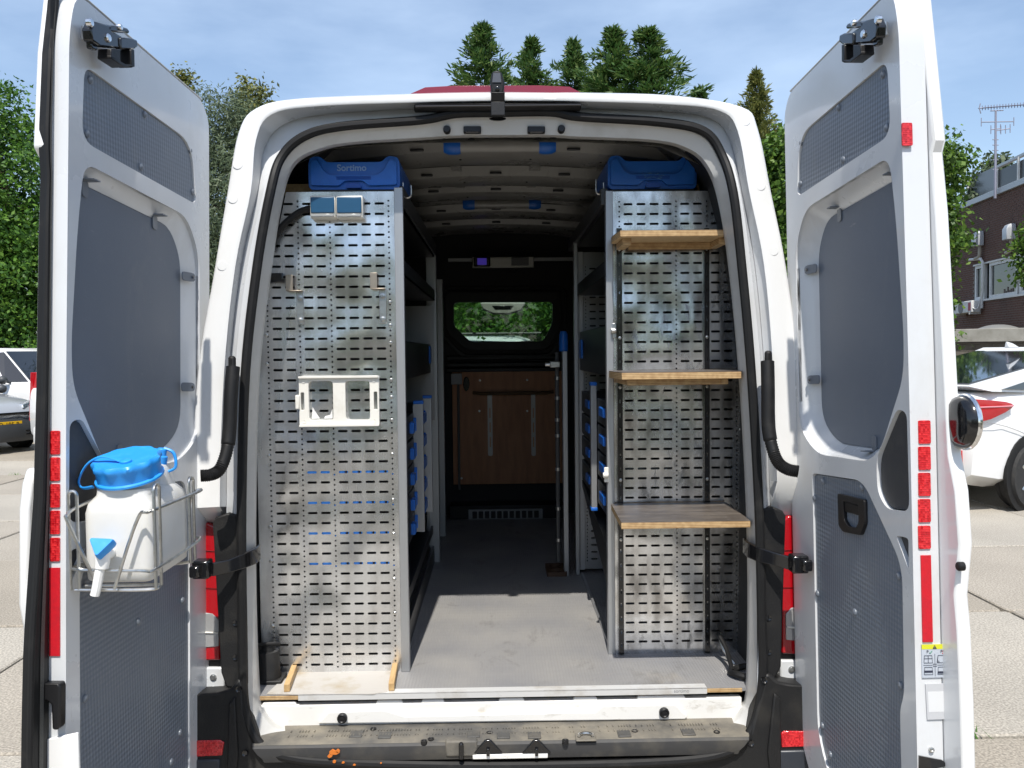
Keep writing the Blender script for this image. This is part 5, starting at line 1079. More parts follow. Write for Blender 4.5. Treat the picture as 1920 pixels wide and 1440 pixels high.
# wire hooks hanging under the top rails
for x, y, Y, lab in ((763, 358, .34, 'thin wire hook hanging off the top rail of the left rack'), (1125, 352, .5, 'thin wire hook hanging off the top rail of the right rack')):
    q = atY(x, y, Y); c = MB()
    for dy in (0, .012): c.tube(smooth([q+Vector((-.014, dy, .03)), q+Vector((-.012, dy, -.018)), q+Vector((.012, dy, -.018)), q+Vector((.014, dy, .02))], 4), .0014, 6)
    tag(c.build('wire_hook', steel), lab, 'hook')
# ================================================================== THE YARD AND WHAT STANDS ROUND IT
soil = mat('joint_dirt', (.10, .085, .062), .95, noise=(3, (.05, .055, .03), .5, .7))
def concrete(name, tone):
    M = mat(name, tone, .85, noise=(.9, tuple(v*.78 for v in tone), .35, .75), bump=(60, .35))
    t, p = nodes_of(M); co = t.nodes.new('ShaderNodeTexCoord'); g = t.nodes.new('ShaderNodeNewGeometry')
    v = t.nodes.new('ShaderNodeTexVoronoi'); v.inputs['Scale'].default_value = 55; t.links.new(co.outputs['Object'], v.inputs['Vector'])
    n = t.nodes.new('ShaderNodeTexNoise'); n.inputs['Scale'].default_value = 95; n.inputs['Detail'].default_value = 3; t.links.new(co.outputs['Object'], n.inputs['Vector'])
    src = p.inputs['Base Color'].links[0].from_socket
    r = t.nodes.new('ShaderNodeMapRange'); r.inputs[1].default_value = .35; r.inputs[2].default_value = .72; r.inputs[3].default_value = .58; r.inputs[4].default_value = 1.26
    t.links.new(n.outputs['Fac'], r.inputs[0]); x = t.nodes.new('ShaderNodeMix'); x.data_type = 'RGBA'; x.blend_type = 'MULTIPLY'; x.inputs[0].default_value = 1
    t.links.new(src, x.inputs[6]); t.links.new(r.outputs[0], x.inputs[7]); t.links.new(x.outputs[2], p.inputs['Base Color']); return M
conc = [concrete('concrete_slab', (.42, .375, .31)), concrete('concrete_slab_pale', (.46, .42, .355)), concrete('concrete_slab_brown', (.385, .34, .275))]
gm = MB(); gm.add([(-400, -400, -.02), (400, -400, -.02), (400, 600, -.02), (-400, 600, -.02)], [(0, 1, 2, 3)])
ground = tag(gm.build('ground', soil, recalc=False), kind='structure')
SX, SY = 1.94, 1.70
rnd = random.Random(11); meshes = []
for k in range(9):
    mb = MB(); w2, h2 = SX/2-.014, SY/2-.014
    P = rpoly(rect(-w2, w2, -h2, h2), .035, 2); P = [Vector((p.x+rnd.uniform(-.006, .006), p.y+rnd.uniform(-.006, .006))) for p in P]
    mb.loft([[Vector((p.x, p.y, -.08)) for p in P], [Vector((p.x, p.y, -.008)) for p in P], [Vector((p.x*.993, p.y*.992, 0)) for p in P]], True, True); meshes.append(mb.mesh('paving_slab', conc[k % 3]))
for i in range(-9, 9):
    for j_ in range(-3, 13):
        o = bpy.data.objects.new('paving_slab', rnd.choice(meshes)); COL.objects.link(o); o.parent = ground
        o.location = (3.18+SX*(i+.5), .85+SY*(j_+.5), rnd.uniform(-.005, .003)); o.rotation_euler = (rnd.uniform(-.002, .002), rnd.uniform(-.002, .002), 0)
# weeds in the joints
wd = MB(); rnd = random.Random(3)
for k in range(90):
    if rnd.random() < .5: x, y = 3.18+SX*rnd.randint(-5, 3), rnd.uniform(0, 14)
    else: x, y = rnd.uniform(-7, 8), .85+SY*rnd.randint(0, 8)
    for b_ in range(rnd.randint(4, 14)):
        a_ = rnd.uniform(0, 6.28); l_ = rnd.uniform(.02, .07); dx, dy = math.cos(a_), math.sin(a_); px_, py_ = x+rnd.gauss(0, .04), y+rnd.gauss(0, .04)
        wd.add([(px_-dy*.006, py_+dx*.006, -.01), (px_+dy*.006, py_-dx*.006, -.01), (px_+dx*l_, py_+dy*l_, l_*.8)], [(0, 1, 2)])
tag(wd.build('weeds', leaf_green, recalc=False), 'tufts of weeds growing in the joints of the paving', 'weeds', kind='stuff')

# ------------------------------------------------------------------ trees
def leaf_cloud(seed, blobs, nleaf, size, droop=.3, jitter=.18, clump=60, aspect=.55, shell=.55):
    """leaf-sized quads gathered in clumps through ellipsoid blobs; blobs=(centre, radii, weight)"""
    r = np.random.default_rng(seed); wts = np.array([b[2] for b in blobs], float); wts /= wts.sum()
    ncl = max(1, nleaf//clump); bi = r.choice(len(blobs), ncl, p=wts)
    C_ = np.array([b[0] for b in blobs], float)[bi]; Rr = np.array([b[1] for b in blobs], float)[bi]
    d = r.normal(size=(ncl, 3)); d /= np.linalg.norm(d, axis=1)[:, None]; rad = shell+(1.06-shell)*r.random(ncl)**.7
    cc = C_+d*Rr*rad[:, None]
    cs = r.uniform(.5, 1.5, ncl)
    idx = np.repeat(np.arange(ncl), clump); N = len(idx)
    off = r.normal(size=(N, 3))*np.array([1, 1, .7]); P = cc[idx]+off*(jitter*cs[idx])[:, None]
    nrm = d[idx]*.7+r.normal(size=(N, 3))*.75+np.array([0, 0, .45]); nrm /= np.linalg.norm(nrm, axis=1)[:, None]
    t = r.normal(size=(N, 3)); t[:, 2] -= droop; t -= nrm*(t*nrm).sum(1)[:, None]; t /= np.linalg.norm(t, axis=1)[:, None]; b = np.cross(nrm, t)
    L_ = size*r.uniform(.6, 1.35, N)[:, None]
    v = np.empty((N, 4, 3)); v[:, 0] = P; v[:, 1] = P+t*L_*.5+b*L_*aspect*.5-nrm*L_*.08; v[:, 2] = P+t*L_; v[:, 3] = P+t*L_*.5-b*L_*aspect*.5-nrm*L_*.08
    return v.reshape(-1, 3)
def conifer_cloud(seed, H, Rb, nb, per, size):
    """upswept sprays along branches, thin leader at the top"""
    r = np.random.default_rng(seed); out = []
    for k in range(nb):
        dtop = H*.97*r.random()**1.7; z = H-dtop; f = z/H; reach = min(Rb, .50*dtop**.92)*r.uniform(.25, 1.45)+.04; a = r.uniform(0, 2*math.pi)
        n = max(7, int(per*min(1., .11+.5*reach))); s = r.random(n)**.7
        base = np.array([0, 0, z-reach*.25]); dirv = np.array([math.cos(a), math.sin(a), .55*r.uniform(.2, 1.4)])
        P = base+np.outer(s*reach, dirv)+r.normal(size=(n, 3))*np.array([.09, .09, .07])*(.5+.8*(1-f)); P[:, 2] -= (s**2)*reach*.18
        t = dirv+r.normal(size=(n, 3))*.55; t[:, 2] += .05; t /= np.linalg.norm(t, axis=1)[:, None]
        nrm = r.normal(size=(n, 3)); nrm -= t*(t*nrm).sum(1)[:, None]; nrm /= np.linalg.norm(nrm, axis=1)[:, None]; b = np.cross(nrm, t)
        L_ = size*r.uniform(.6, 1.5, n)[:, None]
        v = np.empty((n, 4, 3)); v[:, 0] = P; v[:, 1] = P+t*L_*.5+b*L_*.13; v[:, 2] = P+t*L_; v[:, 3] = P+t*L_*.5-b*L_*.13; out.append(v.reshape(-1, 3))
    return np.concatenate(out)
def quads_mesh(name, v, m_):
    n = len(v)//4; me = bpy.data.meshes.new(name); me.vertices.add(len(v)); me.vertices.foreach_set('co', v.astype(np.float32).ravel())
    me.loops.add(len(v)); me.loops.foreach_set('vertex_index', np.arange(len(v), dtype=np.int32)); me.polygons.add(n); me.polygons.foreach_set('loop_start', np.arange(0, len(v), 4, dtype=np.int32)); me.polygons.foreach_set('loop_total', np.full(n, 4, np.int32))
    me.materials.append(m_); me.update(); me.validate(); return me
def trunk_mb(base, H, r, seed, limbs=5):
    rn = random.Random(seed); mb = MB(); B = Vector(base); P = [B+Vector((rn.gauss(0, .03)*k, rn.gauss(0, .03)*k, H*k/7)) for k in range(8)]
    mb.tube(P, [r*(1.25-.14*k) for k in range(8)], 9)
    for k in range(limbs):
        q = P[2+k % 4]; a = rn.uniform(0, 6.28); l = H*rn.uniform(.12, .2); e = q+Vector((math.cos(a)*l, math.sin(a)*l, l*rn.uniform(.6, 1.1))); mb.tube([q, q.lerp(e, .5)+Vector((0, 0, -.05*l)), e], [r*.45, r*.3, r*.12], 6)
    return mb
def tree(lab, base, blobs, nleaf, size, m_, seed, grp, H=None, tr=.2, nm='broadleaf_tree', **kw):
    o = thing(nm, base, lab, 'tree', grp); v = leaf_cloud(seed, blobs, nleaf, size, **kw)+np.array(base)
    link('crown', quads_mesh('crown', v, m_), o); trunk_mb(base, H or max(b[0][2]+b[1][2] for b in blobs)*.85, tr, seed).build('trunk', bark, o); return o
def gpt(x, depth, z=0.): 
    d = ray(x, 655); q = CAM+d*(depth/d.y); return (q.x, q.y, z)
G = 'trees round the yard'
# dense tree at the left edge
b0 = gpt(14, 21.5)
tree('dense bright green broadleaf tree at the far left behind the parked cars', b0, [((0, 0, 5.3), (2.5, 2.2, 2.6), 3), ((-1.9, .2, 6.0), (1.9, 1.7, 2.3), 2), ((.2, -.3, 3.5), (1.9, 1.4, 1.9), 2.2), ((-1.6, -.2, 3.3), (2.1, 1.5, 1.9), 2), ((-.6, 0, 7.3), (1.4, 1.4, 1.3), 1), ((0, .3, 1.9), (2.2, .9, 1.2), 1)], 70000, .12, leaf_green, 3, G, jitter=.20, clump=55, shell=.35)
b0 = gpt(-160, 20)
tree('broad dark green tree half out of view behind the left-hand cars', b0, [((0, 0, 3.6), (2.8, 2.0, 3.0), 3), ((1.6, 0, 2.2), (2.0, 1.6, 2.2), 2)], 20000, .12, leaf_green, 5, G, clump=55)
# grey willow-like tree between the left door and the van
b0 = gpt(455, 21)
tree('feathery grey-green willow rising between the left door and the van roof', b0, [((0, 0, 5.2), (1.5, 1.4, 2.7), 3), ((-.8, .1, 4.3), (1.2, 1.2, 2.6), 2.4), ((.3, 0, 2.4), (1.8, 1.5, 2.4), 2), ((-.6, 0, 7.2), (.8, .8, .9), .8)], 46000, .15, leaf_willow, 8, G, aspect=.2, droop=.9, jitter=.22, clump=45)
b0 = gpt(490, 27)
tree('tall yellowish tree top showing above the willow by the van roof', b0, [((0, 0, 7.6), (.95, .9, 2.0), 2), ((-.1, 0, 9.4), (.5, .5, .95), .7), ((.1, 0, 4.5), (1.6, 1.4, 2.6), 1.4)], 16000, .13, leaf_olive, 10, G, jitter=.17, clump=40)
b0 = gpt(343, 29)
tree('thin yellowish treetop peeping over the top edge of the left door', b0, [((0, 0, 9.0), (.75, .75, 1.9), 2), ((.12, 0, 10.6), (.35, .35, .65), .5), ((.5, 0, 6.0), (1.2, 1.2, 2.6), 1)], 12000, .13, leaf_olive, 12, G, jitter=.15, clump=40)
# conifers over the roof
cones = []
for k in range(3): cones.append(quads_mesh('crown', conifer_cloud(20+k, 1.0*10, 2.4, 320, 150, .155), leaf_conifer))
tm = trunk_mb((0, 0, 0), 9.6, .16, 4, 0).mesh('trunk', bark)
for k, (x, ytop, dep, wid, lab) in enumerate(((905, 54, 22.0, 1.05, 'slim pointed conifer behind the roof lamp, just left of the reversing camera'), (997, 80, 23.0, .95, 'shorter conifer over the roof just right of the reversing camera'), (1075, 82, 24.5, .9, 'thin bare-tipped conifer in the middle of the row above the van roof'), (1150, 60, 22.5, 1.15, 'bushy dark conifer with a ragged double tip above the right half of the roof'), (1213, 60, 22.0, 1.35, 'broadest conifer at the right end of the row above the van roof'), (1310, 172, 24, .9, 'low conifer whose tip just clears the right end of the van roof'), (1020, 180, 25, 1.7, 'wide conifer filling the row behind the roof and the cab window'), (870, 160, 24, 1.2, 'low conifer at the left end of the row above the van roof'), (1118, 150, 24, 1.3, 'stocky conifer with a blunt top in the row above the van roof'))):
    top = hit(x, ytop, (0, CAM.y+dep, 0), (0, 1, 0)); H = top.z
    o = thing('conifer_tree', (top.x, top.y, 0), lab, 'conifer', 'conifers in a row beyond the van')
    c = bpy.data.objects.new('crown', cones[k % 3]); COL.objects.link(c); c.parent = o; c.scale = (wid, wid, H/10); c.rotation_euler = (0, 0, k*1.3)
    c = bpy.data.objects.new('trunk', tm); COL.objects.link(c); c.parent = o; c.scale = (1, 1, H/10)
b0 = gpt(945, 15.5)
tree('bright green shrub seen through the cab window beyond the van', b0, [((0, 0, 1.5), (1.7, .9, 1.5), 2), ((-1.6, .2, 1.3), (1.2, .8, 1.3), 1), ((1.7, .1, 1.6), (1.2, .9, 1.5), 1.2)], 24000, .10, leaf_green, 33, G, clump=50, nm='large_shrub', tr=.08)
# right of the van
b0 = gpt(1418, 24)
o = thing('conifer_tree', b0, 'olive coloured conifer beside the right corner of the van roof', 'conifer', G)
top = hit(1418, 140, (0, b0[1], 0), (0, 1, 0)); c = bpy.data.objects.new('crown', quads_mesh('crown', conifer_cloud(41, 10, 1.6, 420, 110, .17), leaf_olive)); COL.objects.link(c); c.parent = o; c.scale = (.75, .75, top.z/10)
c = bpy.data.objects.new('trunk', tm); COL.objects.link(c); c.parent = o; c.scale = (1, 1, top.z/10)
b0 = gpt(1500, 19)
tree('leafy maple-like tree between the van roof corner and the right door', b0, [((-.15, 0, 5.3), (.95, .9, 1.3), 2), ((-.3, 0, 3.2), (.95, .9, 1.4), 2), ((.9, .4, 5.0), (1.4, 1.2, 1.6), 1.6), ((.9, .2, 2.6), (1.5, 1.2, 1.7), 1.6), ((-.5, 0, 4.2), (.5, .5, .8), .7)], 30000, .13, leaf_maple, 51, G, aspect=.75, jitter=.17, clump=40, shell=.6)
b0 = gpt(1742, 19.5)
tree('round-crowned green tree between the right door and the brick building', b0, [((-.1, 0, 5.55), (.82, .8, 1.0), 2), ((-.1, 0, 4.3), (.80, .8, .9), 1.6), ((-.25, 0, 2.8), (.70, .7, 1.0), 1.4), ((-.15, 0, 1.9), (.5, .5, .5), .5)], 17000, .12, leaf_maple, 53, G, aspect=.75, jitter=.13, clump=40, shell=.55, tr=.13)
b0 = gpt(1858, 29)
tree('sparse maple branch rising behind the parapet of the brick building', b0, [((0, 0, 7.65), (.62, .5, .55), 2), ((-.45, 0, 7.0), (.4, .4, .5), 1), ((.35, 0, 7.0), (.4, .4, .4), 1)], 1500, .20, leaf_willow, 57, G, aspect=.7, jitter=.14, clump=12, H=7.4, tr=.06)
b0 = gpt(1945, 17.5)
tree('leafy twigs reaching in at the right edge in front of the brick building', b0, [((0, 0, 3.6), (.45, .4, .8), 2), ((.3, 0, 2.9), (.4, .4, .5), 1)], 3200, .10, leaf_maple, 59, G, aspect=.6, jitter=.10, clump=20, tr=.05)

# ------------------------------------------------------------------ brick building on the right
FD = Vector((.66, 4.9, 0)).normalized(); FNm = Vector((-FD.y, FD.x, 0))    # along the facade, out of it (towards the yard)
F0 = Vector((15.4, 22.35, 0))
def fac(x, y): q = hit(x, y, F0, FNm)-F0; return (q.dot(FD), q.z)
bb = thing('brick_building', tuple(F0), 'dark red-brown brick building with white window frames behind the white car', 'building')
def fp(s_, z, n_=0.): return F0+FD*s_+FNm*n_+Vector((0, 0, z))
def fbox(mb, s0, s1, z0, z1, n0, n1): mb.obox(fp(s0, z0, n0), FD*(s1-s0), FNm*(n1-n0), (0, 0, z1-z0)); return mb
sL, zT = fac(1795, 395); sR, zT2 = fac(1920, 345); zt = (zT+zT2)/2
s_near, s_far = sR-7, sL+4
mortar = mat('dark_mortar', (.22, .195, .17), .9); brickm = mat('brown_brick', (.165, .082, .060), .85, noise=(26, (.085, .045, .036), .4, .75), bump=(60, .3))
t_, p_ = nodes_of(brickm)
white_fr = mat('white_frame', (.72, .72, .70), .5, noise=(6, (.55, .54, .50), .5, .8)); zinc = mat('zinc_grey', (.46, .48, .50), .45, .3)
w0s, w0z1 = fac(1826, 487); w1s, w1z0 = fac(1914, 557)
W0, W1 = min(w0s, w1s), max(w0s, w1s); zs, zh = fac(1880, 556)[1], fac(1880, 487)[1]
W0 -= 1.2
c = MB()
for a_, b_, z0, z1 in ((s_near, W0, 0, zt), (W1, s_far, 0, zt), (W0, W1, 0, zs), (W0, W1, zh, zt)): fbox(c, a_, b_, z0, z1, -.3, -.012)
fbox(c, s_near, s_far, 0, zt, -7, -.32); wl = c.build('wall', mortar, bb); wear(brickm, (.05, .04, .036), .9, .5, .75, .7, (1, 1, .3))
c = MB(); rnd = random.Random(6); s_a, s_b = fac(1930, 500)[0]-.2, fac(1780, 500)[0]+.3
z = 2.2; k = 0
while z < zt-.07:
    s_ = min(s_a, s_b)+(.12 if k % 2 else 0)
    while s_ < max(s_a, s_b):
        if not (W0-.05 < s_+.11 < W1+.05 and zs-.03 < z+.03 < zh+.03): fbox(c, s_+.006, s_+.214, z+.006, z+.060, -.014, rnd.uniform(-.003, .003))
        s_ += .225
    z += .072; k += 1
tag(c.build('bricks', brickm, wl), kind='stuff')
c = MB(); fbox(c, s_near, s_far, zt-.02, zt+.16, -.3, .08); c.build('parapet', zinc, bb, bev=.01)
# rooftop screen with posts
z_r0, z_r1 = zt+.16, zt+1.05
for i, (xa, xb) in enumerate(((1790, 1838), (1842, 1877), (1881, 1921), (1925, 1975))):
    a_, b_ = fac(xa, 380)[0], fac(xb, 380)[0]; c = MB(); fbox(c, min(a_, b_), max(a_, b_), z_r0+.05, z_r1-(.12 if i else -.08), -.52, -.47); c.build('roof_screen', mat('grey_screen', (.16, .175, .19), .3) if i == 0 else mat('black_screen', (.028, .032, .036), .3), bb)
    c = MB(); fbox(c, max(a_, b_)-.03, max(a_, b_)+.03, z_r0, z_r1, -.46, -.40); c.build('screen_post', white_fr, bb)
c = MB(); fbox(c, s_near, fac(1840, 370)[0], z_r1-.02, z_r1+.06, -.54, -.42); c.build('screen_rail', zinc, bb)
# window band: panes in white frames
c = MB(); fbox(c, W0, W1, zs, zh, -.28, -.25); c.build('window_back', mat('dim_room', (.03, .032, .033), .8), bb)
divs = sorted([W0]+[fac(x, 520)[0] for x in (1826, 1845, 1853, 1905, 1912)]+[W1-.02])
for (xa, xb) in ((1829, 1842), (1856, 1903), (1913, 1960)):
    a_, b_ = fac(xa, 520)[0], fac(xb, 520)[0]; a_, b_ = min(a_, b_), max(a_, b_)
    wn = MB(); frm = (F0+FNm*-.05, FD, Vector((0, 0, 1)), FNm); wn.plate(rect(a_-.10, b_+.10, zs, zh), [rect(a_, b_, zs+.10, zh-.10)], frm, -.06, .03); wf_ = wn.build('window', white_fr, bb)
    c = MB(); fbox(c, a_, b_, zs+.10, zh-.10, -.085, -.075); c.build('pane', mat('dim_window_glass', (.035, .045, .045), .08, spec=.7), wf_)
    if xb > 1850 and xb < 1910:
        c = MB(); rnd = random.Random(9)
        for q in range(6): sx = a_+.25+q*.11; fbox(c, sx, sx+.06, zs+.11, zs+.16+rnd.random()*.14, -.073, -.06)
        c.build('sill_pots', mat('pot_clutter', (.16, .12, .10), .7), wf_)
c = MB(); fbox(c, W0-.1, W1+.05, zs-.06, zs, -.05, .05); c.build('window_sill', white_fr, bb); c = MB(); fbox(c, W0-.05, W1+.03, zh, zh+.05, -.05, .015); c.build('lintel', white_fr, bb)
# flue hoods, downpipe, aircon
for i, (x, y0, y1) in enumerate(((1843, 433, 478), (1903, 419, 466))):
    s_, zz1 = fac(x, y0); zz0 = fac(x, y1)[1]; o_ = MB(); zc = zz1-.28
    o_.loft([[fp(s_+a_, zc-.2+b_*0, n_) for a_, n_ in ((-.15, .02), (.15, .02), (.15, .30), (-.15, .30))], [fp(s_+a_, zc+.12, n_) for a_, n_ in ((-.15, .02), (.15, .02), (.15, .30), (-.15, .30))], [fp(s_+a_, zc+.24, n_) for a_, n_ in ((-.12, .02), (.12, .02), (.12, .24), (-.12, .24))], [fp(s_+a_, zc+.28, n_) for a_, n_ in ((-.08, .02), (.08, .02), (.08, .14), (-.08, .14))]], True, True)
    fh = o_.build('flue_hood', zinc, bb, bev=.02); c = MB(); c.tube(smooth([fp(s_, zc-.2, .1), fp(s_, zz0+.1, .1), fp(s_+.05, zz0-.05, .1), fp(s_+.35, zz0-.08, .1)], 4), .05, 8); c.build('flue_pipe', mat('buff_pipe', (.42, .38, .31), .6), fh)
P = [fp(fac(x, y)[0], fac(x, y)[1], .07) for x, y in ((1822, 487), (1843, 485), (1847, 492), (1847, 545), (1845, 556), (1845, 578))]; c = MB(); c.tube(P, .045, 8); c.build('downpipe', white_fr, bb)
a_, z0 = fac(1808, 592); b_, z1 = fac(1842, 563); ac = MB(); fbox(ac, min(a_, b_), max(a_, b_), min(z0, z1)+.06, max(z0, z1), .03, .34); aco = ac.build('air_conditioner', white_fr, bb, bev=.02)
sm = (min(a_, b_)+max(a_, b_))/2; c = MB(); c.lathe([(.2, .005), (.2, .012), (.02, .014)], fp(sm+.12, (z0+z1)/2+.03, .34), FNm, 18); c.build('fan_grille', mat('grey_fan', (.2, .2, .2), .6), aco)
c = MB(); fbox(c, min(a_, b_)+.05, min(a_, b_)+.24, (z0+z1)/2-.1, (z0+z1)/2+.16, .341, .346); c.build('ac_label', mat('label_red', (.35, .03, .06), .5), aco)
for q in (min(a_, b_)+.1, max(a_, b_)-.15): c = MB(); fbox(c, q, q+.05, min(z0, z1), min(z0, z1)+.06, .0, .36); c.build('ac_bracket', white_fr, aco)
c = MB(); c.tube(smooth([fp(min(a_, b_)+.02, (z0+z1)/2, .3), fp(min(a_, b_)-.12, (z0+z1)/2-.05, .2), fp(min(a_, b_)-.1, z1+.1, .1)], 4), .022, 6); c.build('ac_hose', white_fr, aco)
# rooftop aerial
an = thing('tv_aerial', tuple(fp(fac(1866, 350)[0], zt, -2.5)), 'tall television aerial with several crossbars on the roof of the brick building', 'aerial')
ap = atY(1866, 350, 22); dn = 25.0+2.65
def ad(x, y): return hit(x, y, WL[an.name], (0, 1, 0))
am = mat('aerial_metal', (.30, .30, .36), .5, .5)
c = MB(); c.tube([ad(1866, 372), ad(1867, 208)], [.045, .03], 8); mast = c.build('mast', am, an)
c = MB(); c.tube([ad(1836, 203), ad(1926, 196)], .018, 6)
for k in range(16): q = ad(1842+k*5.5, 202.5-k*.43); c.tube([q+Vector((0, -.22, -.05)), q+Vector((0, .22, .05))], .014, 5); c.tube([q+Vector((0, 0, -.07)), q+Vector((0, 0, .07))], .012, 5)
c.tube([ad(1838, 194), ad(1836, 203), ad(1839, 213)], .016, 5); c.build('long_yagi', am, an)
for (x0, y0, x1, y1, n_) in ((1840, 229, 1901, 228, 2), (1857, 208, 1881, 207, 0), (1858, 243, 1876, 241, 3), (1868, 245, 1894, 241, 4)):
    c = MB(); c.tube([ad(x0, y0), ad(x1, y1)], .016, 6)
    for k in range(n_): q = ad(x0+(x1-x0)*k/max(1, n_-1), y0+(y1-y0)*k/max(1, n_-1)); c.tube([q+Vector((0, 0, -.13)), q+Vector((0, 0, .13))], .013, 5)
    c.build('crossbar', am, an)
for y in (262, 272, 282, 300, 318): c = MB(); c.tube([ad(1861, y), ad(1872, y)], .014, 5); c.build('step_iron', am, an)
# low annex with concrete blocks, flat roof edge and dome
AX = thing('annex', (12.5, 18.5, 0), 'low flat-roofed concrete block annex in front of the brick building', 'annex')
AN = Vector((-.55, -.83, 0)).normalized(); AD = Vector((AN.y*-1, AN.x, 0)); AD = Vector((.83, -.55, 0)).normalized(); A0 = Vector((13.2, 19.4, 0))
def afac(x, y): q = hit(x, y, A0, AN)-A0; return (q.dot(AD), q.z)
def ap_(s_, z, n_=0.): return A0+AD*s_+AN*n_+Vector((0, 0, z))
def abox(mb, s0, s1, z0, z1, n0, n1): mb.obox(ap_(s0, z0, n0), AD*(s1-s0), AN*(n1-n0), (0, 0, z1-z0)); return mb
zf1, zf0 = afac(1860, 616)[1], afac(1860, 641)[1]; s0, s1 = afac(1770, 640)[0], afac(1960, 640)[0]
c = MB(); abox(c, s0, s1+3, 0, zf0-.02, -3, -.02); aw = c.build('wall', mortar, AX)
blk = mat('grey_block', (.155, .14, .12), .9, noise=(5, (.09, .085, .07), .4, .75), bump=(40, .4)); k = 0; z = zf0-.05
rnd = random.Random(8)
bm_ = MB(); bm_.loft([[Vector((x, y, zz)) for x, y in ((.006, 0), (.384, 0), (.384, .03), (.006, .03))] for zz in (.006, .184)], True, True); bme = bm_.mesh('block', blk)
for rw in range(6):
    z -= .19; s_ = s0+(.195 if rw % 2 else 0)
    while s_ < s1:
        o = bpy.data.objects.new('block', bme); COL.objects.link(o); o.parent = aw; Mx = Matrix((AD, -AN, Vector((0, 0, 1)))).transposed().to_4x4(); Mx.translation = ap_(s_, z, .0+rnd.uniform(0, .004)); o.matrix_basis = Mx; s_ += .39
c = MB(); abox(c, s0-.2, s1+3, zf0, zf1, -3.1, .12); c.build('roof_edge', mat('pale_fascia', (.34, .335, .31), .7, noise=(3, (.22, .215, .19), .4, .75)), AX, bev=.015)
q = afac(1868, 612); c = MB(); cq = ap_(q[0], zf1-.02, -.9); c.loft([[cq+AD*(.85*s_*math.cos(2*math.pi*k/20))+AN*(.6*s_*math.sin(2*math.pi*k/20))+Vector((0, 0, h_)) for k in range(20)] for s_, h_ in ((.62, 0), (.6, .03), (.5, .07), (.34, .115), (.17, .14), (.02, .145))], True, True); c.build('roof_dome', mat('milky_dome', (.20, .20, .19), .4), AX)

